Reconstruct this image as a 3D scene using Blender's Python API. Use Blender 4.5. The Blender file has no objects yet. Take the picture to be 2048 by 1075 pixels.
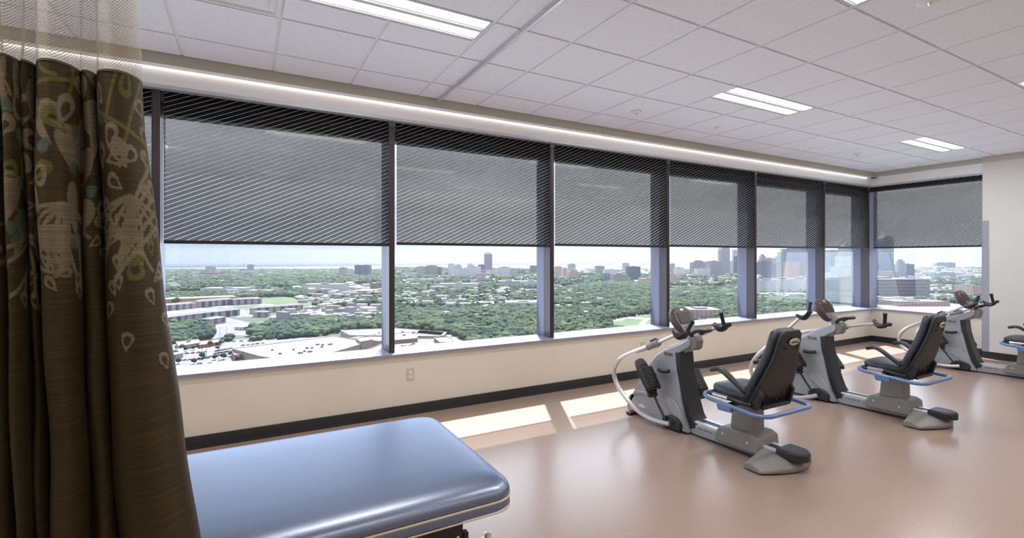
import bpy, bmesh, math, random
import numpy as np
from mathutils import Vector, Matrix

# ------------------------------------------------------------------ camera, world, sun, exposure
SC = bpy.context.scene
COL = SC.collection
F = 966.0            # focal length in pixels of the 2048 wide frame
EYE = 1.49
YAW = math.radians(28.93)
cam_d = bpy.data.cameras.new('camera')
cam = bpy.data.objects.new('camera', cam_d)
COL.objects.link(cam)
cam.location = (0, 0, EYE)
cam.rotation_euler = (math.radians(90), 0, -YAW)
cam_d.sensor_width = 36.0
cam_d.lens = 36.0 * F / 2048.0
cam_d.shift_y = -20.5 / 2048.0
cam_d.clip_start = 0.05
cam_d.clip_end = 30000
SC.camera = cam
SC.view_settings.view_transform = 'Standard'
SC.view_settings.look = 'None'
SC.view_settings.gamma = 1.0
SC.view_settings.use_curve_mapping = False
SC.view_settings.exposure = 0.0
SC.cycles.use_denoising = True
SC.cycles.max_bounces = 10
SC.cycles.diffuse_bounces = 6
SC.cycles.transparent_max_bounces = 16
SC.cycles.sample_clamp_indirect = 8.0

SUN_DIR = Vector((-0.256, -0.53, -1.0)).normalized()     # the way the light travels
sun_d = bpy.data.lights.new('sun', 'SUN')
sun_d.energy = 19.0
sun_d.angle = math.radians(0.8)
sun_d.color = (0.97, 0.975, 1.0)
sun = bpy.data.objects.new('sun', sun_d)
COL.objects.link(sun)
sun.rotation_euler = SUN_DIR.to_track_quat('-Z', 'Y').to_euler()
sun.location = (20, 40, 80)
ROOM_LIGHT = 0.95     # multiplies every ceiling lamp
HAZE = 0.000030

def daylight_fill(name, u, v, w, rz, tilt):
    # unseen area lamp added outside one window to boost the light coming in
    d = bpy.data.lights.new(name, 'AREA'); d.shape = 'RECTANGLE'; d.size = w; d.size_y = 1.02
    d.energy = 9.0*w*DAY_FILL; d.color = (.78, .87, 1.0)
    o = bpy.data.objects.new(name, d); COL.objects.link(o); o.location = (u, v, 1.13)
    o.rotation_euler = (math.radians(90+tilt), 0, rz)
DAY_FILL = 0.95
for a_, b_ in ((-2.40, -.63), (-.57, 1.195), (1.25, 3.018), (3.072, 4.848), (4.902, 6.673), (6.727, 8.503), (8.557, 9.963)):
    daylight_fill('daylight_fill', (a_+b_)/2, 4.90, b_-a_-.05, math.pi, 12)
daylight_fill('daylight_fill', 10.36, 3.75, 1.5, math.pi/2, 12)

def world():
    w = bpy.data.worlds.new('sky')
    SC.world = w
    w.use_nodes = True
    nt = w.node_tree
    nt.nodes.clear()
    N = nt.nodes.new
    L = nt.links.new
    out = N('ShaderNodeOutputWorld')
    bg = N('ShaderNodeBackground')
    tc = N('ShaderNodeTexCoord')
    sep = N('ShaderNodeSeparateXYZ')
    L(tc.outputs['Generated'], sep.inputs[0])
    # height ramp
    ramp = N('ShaderNodeValToRGB')
    e = ramp.color_ramp.elements
    e[0].position = 0.0
    e[0].color = (0.66, 0.69, 0.80, 1)
    e[1].position = 0.9
    e[1].color = (2.0, 2.25, 2.8, 1)
    m = ramp.color_ramp.elements.new(0.10)
    m.color = (1.05, 1.09, 1.22, 1)
    m = ramp.color_ramp.elements.new(0.35)
    m.color = (2.0, 2.15, 2.5, 1)
    L(sep.outputs[2], ramp.inputs[0])
    # bluer rain sky towards the left of the windows (direction -x,+y)
    dot = N('ShaderNodeVectorMath'); dot.operation = 'DOT_PRODUCT'
    dot.inputs[1].default_value = Vector((-0.35, 0.94, 0)).normalized()
    L(tc.outputs['Generated'], dot.inputs[0])
    mr = N('ShaderNodeMapRange')
    mr.inputs['From Min'].default_value = 0.76
    mr.inputs['From Max'].default_value = 1.0
    L(dot.outputs['Value'], mr.inputs[0])
    mix = N('ShaderNodeMix'); mix.data_type = 'RGBA'
    mix.inputs['B'].default_value = (0.11, 0.16, 0.40, 1)
    fac = N('ShaderNodeMath'); fac.operation = 'MULTIPLY'; fac.inputs[1].default_value = 0.85
    low = N('ShaderNodeMapRange'); low.inputs['From Min'].default_value = 0.02; low.inputs['From Max'].default_value = 0.22; low.inputs['To Min'].default_value = 1; low.inputs['To Max'].default_value = 0
    L(sep.outputs[2], low.inputs[0])
    f0 = N('ShaderNodeMath'); f0.operation = 'MULTIPLY'; L(mr.outputs[0], f0.inputs[0]); L(low.outputs[0], f0.inputs[1])
    L(f0.outputs[0], fac.inputs[0])
    L(fac.outputs[0], mix.inputs['Factor'])
    L(ramp.outputs[0], mix.inputs['A'])
    # soft clouds, stretched sideways
    mp = N('ShaderNodeMapping'); mp.inputs['Scale'].default_value = (2.2, 2.2, 9.0)
    L(tc.outputs['Generated'], mp.inputs[0])
    nz = N('ShaderNodeTexNoise'); nz.inputs['Scale'].default_value = 1.6; nz.inputs['Detail'].default_value = 5
    L(mp.outputs[0], nz.inputs[0])
    cr = N('ShaderNodeMapRange')
    cr.inputs['From Min'].default_value = 0.35; cr.inputs['From Max'].default_value = 0.68
    cr.inputs['To Min'].default_value = 0.72; cr.inputs['To Max'].default_value = 1.12
    L(nz.outputs[0], cr.inputs[0])
    # no clouds right at the horizon
    hz = N('ShaderNodeMapRange')
    hz.inputs['From Min'].default_value = 0.0; hz.inputs['From Max'].default_value = 0.09
    L(sep.outputs[2], hz.inputs[0])
    cm = N('ShaderNodeMix'); cm.data_type = 'FLOAT'
    cm.inputs['A'].default_value = 1.0
    L(hz.outputs[0], cm.inputs['Factor'])
    L(cr.outputs[0], cm.inputs['B'])
    vs = N('ShaderNodeVectorMath'); vs.operation = 'SCALE'
    L(mix.outputs['Result'], vs.inputs[0])
    L(cm.outputs['Result'], vs.inputs['Scale'])
    L(vs.outputs[0], bg.inputs[0])
    bg.inputs[1].default_value = 1.0
    L(bg.outputs[0], out.inputs[0])
world()

# ------------------------------------------------------------------ helpers
def tag(o, label=None, cat=None, group=None, kind=None):
    if label: o['label'] = label
    if cat: o['category'] = cat
    if group: o['group'] = group
    if kind: o['kind'] = kind
    return o

def empty(name, loc=(0, 0, 0), rz=0.0):
    o = bpy.data.objects.new(name, None)
    o.empty_display_size = 0.1
    COL.objects.link(o)
    o.location = loc
    o.rotation_euler = (0, 0, rz)
    return o

KIDS = {}
def children(o): return KIDS.get(o.name, [])
def copy_tree(o, parent=None):
    c = o.copy()
    for k in ('label', 'group'):
        if k in c and parent is None: pass
    COL.objects.link(c)
    c.parent = parent
    if parent is not None: KIDS.setdefault(parent.name, []).append(c)
    for ch in list(children(o)): copy_tree(ch, c)
    return c

class MB:
    def __init__(s): s.v = []; s.f = []; s.mi = []; s.m = 0
    def add(s, v, f):
        n = len(s.v); s.v.extend([tuple(p) for p in v])
        s.f.extend([tuple(i + n for i in q) for q in f]); s.mi.extend([s.m] * len(f))
        return s
    def box(s, a, b):
        (x0, y0, z0), (x1, y1, z1) = a, b
        return s.add([(x0,y0,z0),(x1,y0,z0),(x1,y1,z0),(x0,y1,z0),(x0,y0,z1),(x1,y0,z1),(x1,y1,z1),(x0,y1,z1)],
                     [(0,3,2,1),(4,5,6,7),(0,1,5,4),(1,2,6,5),(2,3,7,6),(3,0,4,7)])
    def tube(s, pts, r, n=10, cap=True):
        pts = [Vector(p) for p in pts]
        rr = r if isinstance(r, (list, tuple)) else [r] * len(pts)
        up = None; V = []
        for i, p in enumerate(pts):
            d = (pts[min(i+1, len(pts)-1)] - pts[max(i-1, 0)]).normalized()
            if up is None:
                up = Vector((0,0,1)) if abs(d.z) < .9 else Vector((1,0,0))
            a = (up - d * up.dot(d)).normalized(); b = d.cross(a); up = a
            for k in range(n):
                t = 2*math.pi*k/n
                V.append(p + (a*math.cos(t) + b*math.sin(t)) * rr[i])
        Fs = []
        for i in range(len(pts)-1):
            for k in range(n):
                Fs.append((i*n+k, i*n+(k+1)%n, (i+1)*n+(k+1)%n, (i+1)*n+k))
        if cap:
            Fs.append(tuple(reversed(range(n)))); Fs.append(tuple(range((len(pts)-1)*n, len(pts)*n)))
        return s.add(V, Fs)
    def ring(s, pts, r, n=8):
        pts = [Vector(p) for p in pts]; m = len(pts); V = []; up = None
        nrm = Vector((0,0,0))
        for i in range(m): nrm += (pts[i]).cross(pts[(i+1) % m])
        nrm = nrm.normalized() if nrm.length > 1e-9 else Vector((0,0,1))
        for i, p in enumerate(pts):
            d = (pts[(i+1) % m] - pts[i-1]).normalized()
            a = (nrm - d*nrm.dot(d)).normalized(); b = d.cross(a)
            for k in range(n):
                t = 2*math.pi*k/n; V.append(p + (a*math.cos(t)+b*math.sin(t))*r)
        return s.add(V, [(i*n+k, i*n+(k+1)%n, ((i+1)%m)*n+(k+1)%n, ((i+1)%m)*n+k) for i in range(m) for k in range(n)])
    def prism(s, poly, x0, x1, fn=None, axis='x'):
        """polygon in the other two axes, extruded along axis; fn(u,v)->scale on the extrusion coordinate"""
        n = len(poly); V = []
        for x in (x0, x1):
            for (p, q) in poly:
                k = fn(p, q) if fn else 1.0
                t = x * k
                V.append((t, p, q) if axis == 'x' else ((p, t, q) if axis == 'y' else (p, q, t)))
        fs = [tuple(range(n)), tuple(reversed(range(n, 2*n)))] + [(i, i+n, (i+1)%n+n, (i+1)%n) for i in range(n)]
        return s.add(V, fs)
    def loft(s, rings, closed=True, cap=True):
        n = len(rings[0]); V = [p for r in rings for p in r]; Fs = []
        for i in range(len(rings)-1):
            for k in range(n if closed else n-1):
                Fs.append((i*n+k, i*n+(k+1)%n, (i+1)*n+(k+1)%n, (i+1)*n+k))
        if cap:
            Fs.append(tuple(reversed(range(n)))); Fs.append(tuple(range((len(rings)-1)*n, len(rings)*n)))
        return s.add(V, Fs)
    def lathe(s, prof, c=(0,0,0), n=20, axis='z'):
        rings = []
        for (r, h) in prof:
            R = []
            for k in range(n):
                t = 2*math.pi*k/n; a, b = r*math.cos(t), r*math.sin(t)
                q = (a, b, h) if axis == 'z' else ((h, a, b) if axis == 'x' else (a, h, b))
                R.append((q[0]+c[0], q[1]+c[1], q[2]+c[2]))
            rings.append(R)
        return s.loft(rings)
    def xf(s, M):
        s.v = [tuple(M @ Vector(p)) for p in s.v]; return s
    def build(s, name, mat=None, parent=None, smooth=False, bevel=0, seg=2, sub=0, loc=None, mats=None, angle=40):
        me = bpy.data.meshes.new(name)
        me.from_pydata(s.v, [], s.f)
        bm = bmesh.new(); bm.from_mesh(me)
        bmesh.ops.recalc_face_normals(bm, faces=bm.faces)
        if smooth:
            for f in bm.faces: f.smooth = True
            ca = math.cos(math.radians(angle))
            for e in bm.edges:
                if len(e.link_faces) == 2 and e.link_faces[0].normal.dot(e.link_faces[1].normal) < ca: e.smooth = False
        bm.to_mesh(me); bm.free()
        for mm in (mats or [mat]): me.materials.append(mm)
        if mats:
            for i, p in enumerate(me.polygons): p.material_index = s.mi[i]
        o = bpy.data.objects.new(name, me)
        COL.objects.link(o)
        if parent is not None:
            o.parent = parent; KIDS.setdefault(parent.name, []).append(o)
        if loc: o.location = loc
        if bevel:
            md = o.modifiers.new('bevel', 'BEVEL'); md.width = bevel; md.segments = seg; md.limit_method = 'ANGLE'; md.angle_limit = math.radians(30)
            md.harden_normals = False
        if sub:
            md = o.modifiers.new('subd', 'SUBSURF'); md.levels = sub; md.render_levels = sub
        return o

def smooth_path(pts, per=6):
    P = [Vector(p) for p in pts]; out = []
    for i in range(len(P)-1):
        p0 = P[max(i-1,0)]; p1 = P[i]; p2 = P[i+1]; p3 = P[min(i+2,len(P)-1)]
        for k in range(per):
            t = k/per
            out.append(0.5*((2*p1)+(-p0+p2)*t+(2*p0-5*p1+4*p2-p3)*t*t+(-p0+3*p1-3*p2+p3)*t**3))
    out.append(P[-1]); return out

# ------------------------------------------------------------------ materials
def nodes(name):
    m = bpy.data.materials.new(name); m.use_nodes = True
    nt = m.node_tree; b = nt.nodes['Principled BSDF']
    return m, nt, b, nt.nodes.new, nt.links.new

def mat(name, col, rough=0.5, metal=0.0, spec=0.5, noise=0.0, nscale=20.0, bump=0.0, bscale=200.0, emit=None, es=0.0, coat=0.0):
    m, nt, b, N, L = nodes(name)
    b.inputs['Base Color'].default_value = (*col, 1)
    b.inputs['Roughness'].default_value = rough
    b.inputs['Metallic'].default_value = metal
    b.inputs['Specular IOR Level'].default_value = spec
    b.inputs['Coat Weight'].default_value = coat
    tc = N('ShaderNodeTexCoord')
    if noise:
        nz = N('ShaderNodeTexNoise'); nz.inputs['Scale'].default_value = nscale; nz.inputs['Detail'].default_value = 4
        L(tc.outputs['Object'], nz.inputs[0])
        mr = N('ShaderNodeMapRange'); mr.inputs['From Min'].default_value = .3; mr.inputs['From Max'].default_value = .7
        mr.inputs['To Min'].default_value = 1-noise; mr.inputs['To Max'].default_value = 1+noise
        L(nz.outputs[0], mr.inputs[0])
        vs = N('ShaderNodeVectorMath'); vs.operation = 'SCALE'; vs.inputs[0].default_value = col
        L(mr.outputs[0], vs.inputs['Scale']); L(vs.outputs[0], b.inputs['Base Color'])
    if bump:
        nb = N('ShaderNodeTexNoise'); nb.inputs['Scale'].default_value = bscale; nb.inputs['Detail'].default_value = 3
        L(tc.outputs['Object'], nb.inputs[0])
        bp = N('ShaderNodeBump'); bp.inputs['Strength'].default_value = bump; bp.inputs['Distance'].default_value = 0.002
        L(nb.outputs[0], bp.inputs['Height']); L(bp.outputs[0], b.inputs['Normal'])
    if emit:
        b.inputs['Emission Color'].default_value = (*emit, 1); b.inputs['Emission Strength'].default_value = es
    return m

M = {}
M['wall'] = mat('cream_paint', (.62, .575, .50), .75, noise=.02, nscale=3, bump=.15, bscale=350)
M['wall_white'] = mat('white_paint', (.66, .655, .63), .75, noise=.02, nscale=3, bump=.15, bscale=350)
M['base'] = mat('black_rubber_base', (.018, .019, .021), .4, noise=.1)
M['soffit'] = mat('soffit_paint', (.90, .90, .90), .7, noise=.01)
M['cove_edge'] = mat('beige_edge_trim', (.50, .48, .40), .6, noise=.02)
M['head_rail'] = mat('pale_anodised_rail', (.55, .60, .65), .35, .4, noise=.02)
M['sill'] = mat('anodised_sill', (.27, .27, .345), .30, .25, noise=.02)
M['mullion'] = mat('bronze_mullion', (.045, .034, .040), .35, .3, noise=.08)
M['mullion_out'] = mat('grey_outer_mullion', (.12, .12, .175), .5, .1, noise=.04)
M['bracket'] = mat('dark_green_grey_bracket', (.07, .10, .10), .4, noise=.05)
M['bar'] = mat('black_bar', (.006, .006, .007), .45, noise=.1)
M['black'] = mat('black_plastic', (.016, .017, .020), .42, noise=.1, bump=.2, bscale=500)
M['silver'] = mat('silver_plastic', (.33, .35, .38), .38, .25, noise=.02, coat=.2)
M['greyp'] = mat('warm_grey_plastic', (.225, .215, .20), .45, noise=.03)
M['tube'] = mat('silver_tube', (.62, .60, .60), .28, .6, noise=.02)
M['alu'] = mat('brushed_aluminium', (.70, .71, .74), .35, .45, noise=.03, nscale=60)
M['chrome'] = mat('chrome', (.8, .8, .8), .12, 1.0, noise=.01)
M['blue'] = mat('blue_tube_paint', (.13, .22, .42), .32, .2, noise=.03)
M['navy'] = mat('dark_blue_plastic', (.03, .06, .14), .3, noise=.05)
M['vinyl'] = mat('slate_vinyl', (.035, .045, .058), .42, noise=.06, bump=.3, bscale=260)
M['shell'] = mat('seat_back_shell', (.020, .020, .020), .5, noise=.08, bump=.3, bscale=400)
M['brown'] = mat('brown_console_plastic', (.085, .058, .058), .4, noise=.05)
M['screen'] = mat('console_screen', (.022, .014, .012), .4, noise=.05)
M['badge'] = mat('badge_silver', (.62, .60, .52), .35, .3, noise=.02)
M['ink'] = mat('dark_ink', (.03, .03, .05), .5, noise=.01)
M['red'] = mat('dark_red_strap_trim', (.045, .012, .014), .5, noise=.05)
M['white'] = mat('white_marking', (.75, .76, .80), .4, noise=.01)
M['bed'] = mat('navy_vinyl_upholstery', (.016, .024, .055), .34, spec=1.0, noise=.04, nscale=6, bump=.10, bscale=330)
M['bed'].node_tree.nodes['Principled BSDF'].inputs['IOR'].default_value = 2.25
M['bed'].node_tree.nodes['Principled BSDF'].inputs['Specular Tint'].default_value = (.72, .80, 1.0, 1)
M['bed'].node_tree.nodes['Principled BSDF'].inputs['Sheen Weight'].default_value = .8
M['bed'].node_tree.nodes['Principled BSDF'].inputs['Sheen Roughness'].default_value = .35
M['bed'].node_tree.nodes['Principled BSDF'].inputs['Sheen Tint'].default_value = (.45, .60, 1.0, 1)
M['piping'] = mat('cream_piping', (.62, .55, .42), .5, noise=.03)
M['duct'] = mat('white_enamel', (.80, .81, .83), .5, noise=.01)
M['plate'] = mat('ivory_outlet_plate', (.50, .43, .37), .5, noise=.03)
M['outlet'] = mat('white_outlet_face', (.70, .66, .62), .5, noise=.02)
M['dark'] = mat('dark_slot', (.02, .02, .02), .6, noise=.02)
M['guard'] = mat('grey_corner_guard', (.36, .37, .44), .35, .2, noise=.02)

def floor_mat():
    m, nt, b, N, L = nodes('speckled_rubber_floor')
    tc = N('ShaderNodeTexCoord')
    n1 = N('ShaderNodeTexNoise'); n1.inputs['Scale'].default_value = 160; n1.inputs['Detail'].default_value = 2
    L(tc.outputs['Object'], n1.inputs[0])
    cr = N('ShaderNodeValToRGB'); e = cr.color_ramp.elements
    e[0].position = .30; e[0].color = (.27, .19, .15, 1)
    e[1].position = .78; e[1].color = (.50, .41, .35, 1)
    q = cr.color_ramp.elements.new(.47); q.color = (.345, .245, .195, 1)
    q = cr.color_ramp.elements.new(.62); q.color = (.37, .265, .212, 1)
    L(n1.outputs[0], cr.inputs[0])
    v = N('ShaderNodeTexVoronoi'); v.inputs['Scale'].default_value = 80; L(tc.outputs['Object'], v.inputs[0])
    lt = N('ShaderNodeMath'); lt.operation = 'LESS_THAN'; lt.inputs[1].default_value = .11; L(v.outputs['Distance'], lt.inputs[0])
    mx = N('ShaderNodeMix'); mx.data_type = 'RGBA'; L(lt.outputs[0], mx.inputs['Factor']); L(cr.outputs[0], mx.inputs['A'])
    mx.inputs['B'].default_value = (.50, .42, .37, 1)
    L(mx.outputs['Result'], b.inputs['Base Color'])
    b.inputs['Roughness'].default_value = .26
    b.inputs['Specular IOR Level'].default_value = .9
    nb = N('ShaderNodeTexNoise'); nb.inputs['Scale'].default_value = 120; L(tc.outputs['Object'], nb.inputs[0])
    bp = N('ShaderNodeBump'); bp.inputs['Strength'].default_value = .02; bp.inputs['Distance'].default_value = .002
    L(nb.outputs[0], bp.inputs['Height']); L(bp.outputs[0], b.inputs['Normal'])
    return m
M['floor'] = floor_mat()

def tile_mat():
    m, nt, b, N, L = nodes('mineral_fibre_tile')
    tc = N('ShaderNodeTexCoord')
    n1 = N('ShaderNodeTexNoise'); n1.inputs['Scale'].default_value = 90; n1.inputs['Detail'].default_value = 5
    L(tc.outputs['Object'], n1.inputs[0])
    cr = N('ShaderNodeValToRGB'); e = cr.color_ramp.elements
    e[0].position = .30; e[0].color = (.75, .77, .82, 1); e[1].position = .62; e[1].color = (.86, .89, .95, 1)
    L(n1.outputs[0], cr.inputs[0]); L(cr.outputs[0], b.inputs['Base Color'])
    b.inputs['Roughness'].default_value = .9
    return m
M['tile'] = tile_mat()
M['grid'] = mat('white_ceiling_grid', (.80, .80, .82), .5, noise=.01)

def glass_mat():
    m, nt, b, N, L = nodes('window_glass'); nt.nodes.remove(b)
    out = nt.nodes['Material Output']
    t = N('ShaderNodeBsdfTransparent'); t.inputs[0].default_value = (.90, .92, .93, 1)
    g = N('ShaderNodeBsdfGlossy'); g.inputs['Roughness'].default_value = 0.0; g.inputs[0].default_value = (1, 1, 1, 1)
    lw = N('ShaderNodeLayerWeight'); lw.inputs[0].default_value = .5
    pw = N('ShaderNodeMath'); pw.operation = 'POWER'; pw.inputs[1].default_value = 4.5; L(lw.outputs['Facing'], pw.inputs[0])
    fr = N('ShaderNodeMapRange'); fr.inputs['To Min'].default_value = .035; fr.inputs['To Max'].default_value = .7; L(pw.outputs[0], fr.inputs[0])
    mx = N('ShaderNodeMixShader')
    L(fr.outputs[0], mx.inputs[0]); L(t.outputs[0], mx.inputs[1]); L(g.outputs[0], mx.inputs[2]); L(mx.outputs[0], out.inputs[0])
    return m
M['glass'] = glass_mat()

def shade_mat(name, axis):
    """dark see-through screen cloth woven with fine slanting white threads"""
    m, nt, b, N, L = nodes(name)
    out = nt.nodes['Material Output']
    tc = N('ShaderNodeTexCoord'); sp = N('ShaderNodeSeparateXYZ'); L(tc.outputs['Object'], sp.inputs[0])
    k = N('ShaderNodeMath'); k.operation = 'MULTIPLY'; k.inputs[1].default_value = -.465 if axis == 'x' else .465
    L(sp.outputs[0 if axis == 'x' else 1], k.inputs[0])
    a = N('ShaderNodeMath'); a.operation = 'ADD'; L(k.outputs[0], a.inputs[0]); L(sp.outputs[2], a.inputs[1])
    d = N('ShaderNodeMath'); d.operation = 'DIVIDE'; d.inputs[1].default_value = .0365; L(a.outputs[0], d.inputs[0])
    fr = N('ShaderNodeMath'); fr.operation = 'FRACT'; L(d.outputs[0], fr.inputs[0])
    lt = N('ShaderNodeMath'); lt.operation = 'LESS_THAN'; lt.inputs[1].default_value = .052; L(fr.outputs[0], lt.inputs[0])
    nz = N('ShaderNodeTexNoise'); nz.inputs['Scale'].default_value = 420; L(tc.outputs['Object'], nz.inputs[0])
    mr = N('ShaderNodeMapRange'); mr.inputs['To Min'].default_value = .18; mr.inputs['To Max'].default_value = .30; L(nz.outputs[0], mr.inputs[0])
    wm = N('ShaderNodeVectorMath'); wm.operation = 'SCALE'; wm.inputs[0].default_value = (1.0, .96, .88); L(mr.outputs[0], wm.inputs['Scale'])
    tr = N('ShaderNodeBsdfTransparent'); L(wm.outputs[0], tr.inputs[0])
    df = N('ShaderNodeBsdfDiffuse'); df.inputs[0].default_value = (.006, .006, .007, 1)
    ad = N('ShaderNodeAddShader'); L(tr.outputs[0], ad.inputs[0]); L(df.outputs[0], ad.inputs[1])
    th = N('ShaderNodeBsdfDiffuse'); th.inputs[0].default_value = (.72, .71, .68, 1)
    tl = N('ShaderNodeBsdfTranslucent'); tl.inputs[0].default_value = (.35, .35, .34, 1)
    a2 = N('ShaderNodeAddShader'); L(th.outputs[0], a2.inputs[0]); L(tl.outputs[0], a2.inputs[1])
    mx = N('ShaderNodeMixShader'); L(lt.outputs[0], mx.inputs[0]); L(ad.outputs[0], mx.inputs[1]); L(a2.outputs[0], mx.inputs[2])
    L(mx.outputs[0], out.inputs[0]); nt.nodes.remove(b)
    return m
M['shade_x'] = shade_mat('striped_screen_cloth', 'x')
M['shade_y'] = shade_mat('striped_screen_cloth_end', 'y')

# ------------------------------------------------------------------ room shell
U0, U1 = -3.2, 9.75          # left wall, pier face on the right
V0 = -4.2                    # wall behind
VW = 4.52                    # face of the low wall under the windows
UW = 9.96                    # face of the low wall under the end window
PV = 2.95                    # where the pier ends and the end window starts
ZC = EYE + 1.53              # ceiling
ZH = EYE + 1.30              # window head
ZS = .597                    # sill top
DM = 4.57                    # inner face of the mullions
UM = 10.02
ZSOF = EYE + 1.453

def S(o): o['kind'] = 'structure'; return o
S(MB().box((U0-.2, V0-.2, -.12), (UW+.3, VW+.3, 0)).build('floor', M['floor']))
S(MB().box((U0-.2, VW, 0), (UW+.3, VW+.3, .575)).build('wall_front', M['wall']))
S(MB().box((UW, PV-.2, 0), (UW+.3, VW, .575)).build('wall_end', M['wall']))
S(MB().box((U1, V0-.2, 0), (UW+.4, PV, ZC+.1)).build('wall_right', M['wall_white'], bevel=.004))
S(MB().box((U0-.2, V0-.2, 0), (U0, VW+.3, ZC+.1)).build('wall_left', M['wall_white']))
S(MB().box((U0, V0-.2, 0), (U1, V0, ZC+.1)).build('wall_back', M['wall_white']))
S(MB().box((U0, VW-.012, 0), (UW, VW, .10)).box((U0, VW-.018, 0), (UW, VW-.010, .02)).build('baseboard_front', M['base'], bevel=.003))
S(MB().box((UW-.012, PV, 0), (UW, VW-.012, .10)).build('baseboard_end', M['base'], bevel=.003))
S(MB().box((U1-.012, V0, 0), (U1, PV+.012, .10)).box((U1-.012, PV, 0), (UW-.012, PV+.012, .10)).build('baseboard_right', M['base'], bevel=.003))
# sills
S(MB().box((U0, 4.48, .57), (UM+.2, 4.86, ZS)).build('trim_1', M['sill'], bevel=.003))
S(MB().box((9.93, PV, .57), (10.32, 4.48, ZS)).build('trim_2', M['sill'], bevel=.003))
# head: white faces, soffit, beige ceiling edge
VE, UE = 4.40, 9.80
hd = MB()
hd.box((U0, 4.53, ZH+.03), (UM+.25, 4.86, ZC+.1))
hd.box((9.97, PV-.1, ZH+.03), (10.32, 4.53, ZC+.1))
hd.box((U0, VE+.012, ZSOF), (UM, 4.505, ZSOF+.02))
hd.box((UE+.012, PV-.05, ZSOF), (9.97, 4.53, ZSOF+.02))
S(hd.build('trim_3', M['soffit']))
ed = MB().box((U0, VE, ZSOF-.004), (UE+.012, VE+.012, ZC+.02)).box((UE, PV-.02, ZSOF-.004), (UE+.012, VE, ZC+.02))
ed.box((U1-.03, V0, ZSOF), (U1, PV-.02, ZC+.01)).box((U1-.03, PV-.02, ZSOF), (UE+.012, PV-.008, ZC+.01))
S(ed.build('trim_4', M['cove_edge']))
S(MB().box((U0, 4.515, ZH), (UM, 4.60, ZH+.03)).build('trim_5', M['head_rail'], bevel=.004))
S(MB().box((9.965, PV, ZH), (10.05, 4.515, ZH+.03)).build('trim_6', M['head_rail'], bevel=.004))
# ceiling of tegular tiles; the grid shows in the gaps
T = .61; TU0 = 3.247; TV0 = 1.571
LROWS = {0: ((2.795, 3.10), (1.408, 5.068, 8.728)), 1: ((1.266, 1.571), (-.43, 3.238, 7.12)),
         2: ((-.264, .041), (1.408, 5.068, 8.728)), 3: ((-1.79, -1.485), (3.238, 6.898)), 4: ((-3.32, -3.015), (1.408, 5.068, 8.728))}
FIX = [(ue-1.22, ue, v[0], v[1]) for v, us in LROWS.values() for ue in us]
VENT = (.198-.61, .198, 2.79, 3.40)
c = MB(); c.m = 0
uu = [U0] + [TU0 + k*T for k in range(-12, 12) if U0+.05 < TU0 + k*T < UE-.05] + [UE]
vv = [V0] + [TV0 + k*T for k in range(-12, 6) if V0+.05 < TV0 + k*T < VE-.05] + [VE]
def cut(rects, h):
    a, b, p, q = h; out = []
    for (x0, x1, y0, y1) in rects:
        if x1 <= a+.02 or x0 >= b-.02 or y1 <= p+.02 or y0 >= q-.02: out.append((x0, x1, y0, y1)); continue
        if x0 < a-.05: out.append((x0, a, y0, y1))
        if x1 > b+.05: out.append((b, x1, y0, y1))
        if y0 < p-.05: out.append((max(x0, a), min(x1, b), y0, p))
        if y1 > q+.05: out.append((max(x0, a), min(x1, b), q, y1))
    return out
g = .011
for i in range(len(uu)-1):
    for j in range(len(vv)-1):
        rc = [(uu[i], uu[i+1], vv[j], vv[j+1])]
        for h_ in FIX + [VENT]: rc = cut(rc, h_)
        for (x0, x1, y0, y1) in rc:
            if x1-x0 > .06 and y1-y0 > .06: c.box((x0+g, y0+g, ZC), (x1-g, y1-g, ZC+.02))
c.m = 1
c.box((U0, V0, ZC+.009), (UE, VE, ZC+.03))
S(c.build('ceiling', mats=[M['tile'], M['grid']]))
S(MB().box((U0-.2, V0-.2, ZC+.12), (UW+.4, VW+.35, ZC+.3)).build('ceiling_sun_block', M['grid']))  # unseen slab added to stop sun leaking in through the ceiling

# ------------------------------------------------------------------ windows and shades
MU = [-.589+1.8285*k for k in range(-2, 6)]        # -4.25 .. 8.55
MU = [-2.43, -.60, 1.222, 3.045, 4.875, 6.70, 8.53, 9.99]
HW = .027
win_n = 0
ZT = EYE + 1.20
for k in range(len(MU)-1):
    win_n += 1
    a, b = MU[k], MU[k+1]
    f = MB()
    f.box((a+HW, 4.60, ZH-.075), (b-HW, 4.695, ZH+.03))        # top rail, hidden behind the shade
    w = S(f.build('window_%d' % win_n, M['mullion'], bevel=.002))
    MB().box((a+HW, 4.696, ZS), (b-HW, 4.702, ZT)).build('glass', M['glass'], w)
    MB().box((b-HW, DM, ZS), (b+HW, 4.695, ZH-.0)).box((b-HW*.5, DM-.004, ZS), (b-HW*.2, DM, ZH)).build('mullion', M['mullion'], w, bevel=.002)
    MB().box((b-HW, 4.695, ZS-.02), (b+HW, 4.86, ZH+.1)).box((a+HW, 4.72, ZH-.15), (b-HW, 4.84, ZH-.06)).build('outer_mullion', M['mullion_out'], w, bevel=.002)
    if k > 0:
        MB().box((b-HW-.002, DM-.008, ZH-.045), (b+HW+.002, DM+.02, ZH)).build('bracket', M['bracket'], w, bevel=.002)
win_n += 1
f = MB().box((10.05, PV, ZH-.075), (10.17, 4.60, ZH+.03))
w = S(f.build('window_%d' % win_n, M['mullion'], bevel=.002))
MB().box((10.146, PV, ZS), (10.152, 4.62, ZT)).build('glass', M['glass'], w)
MB().box((10.0, 4.58, ZS-.02), (10.30, 4.86, ZH+.1)).build('corner_mullion', M['mullion_out'], w, bevel=.002)

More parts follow.
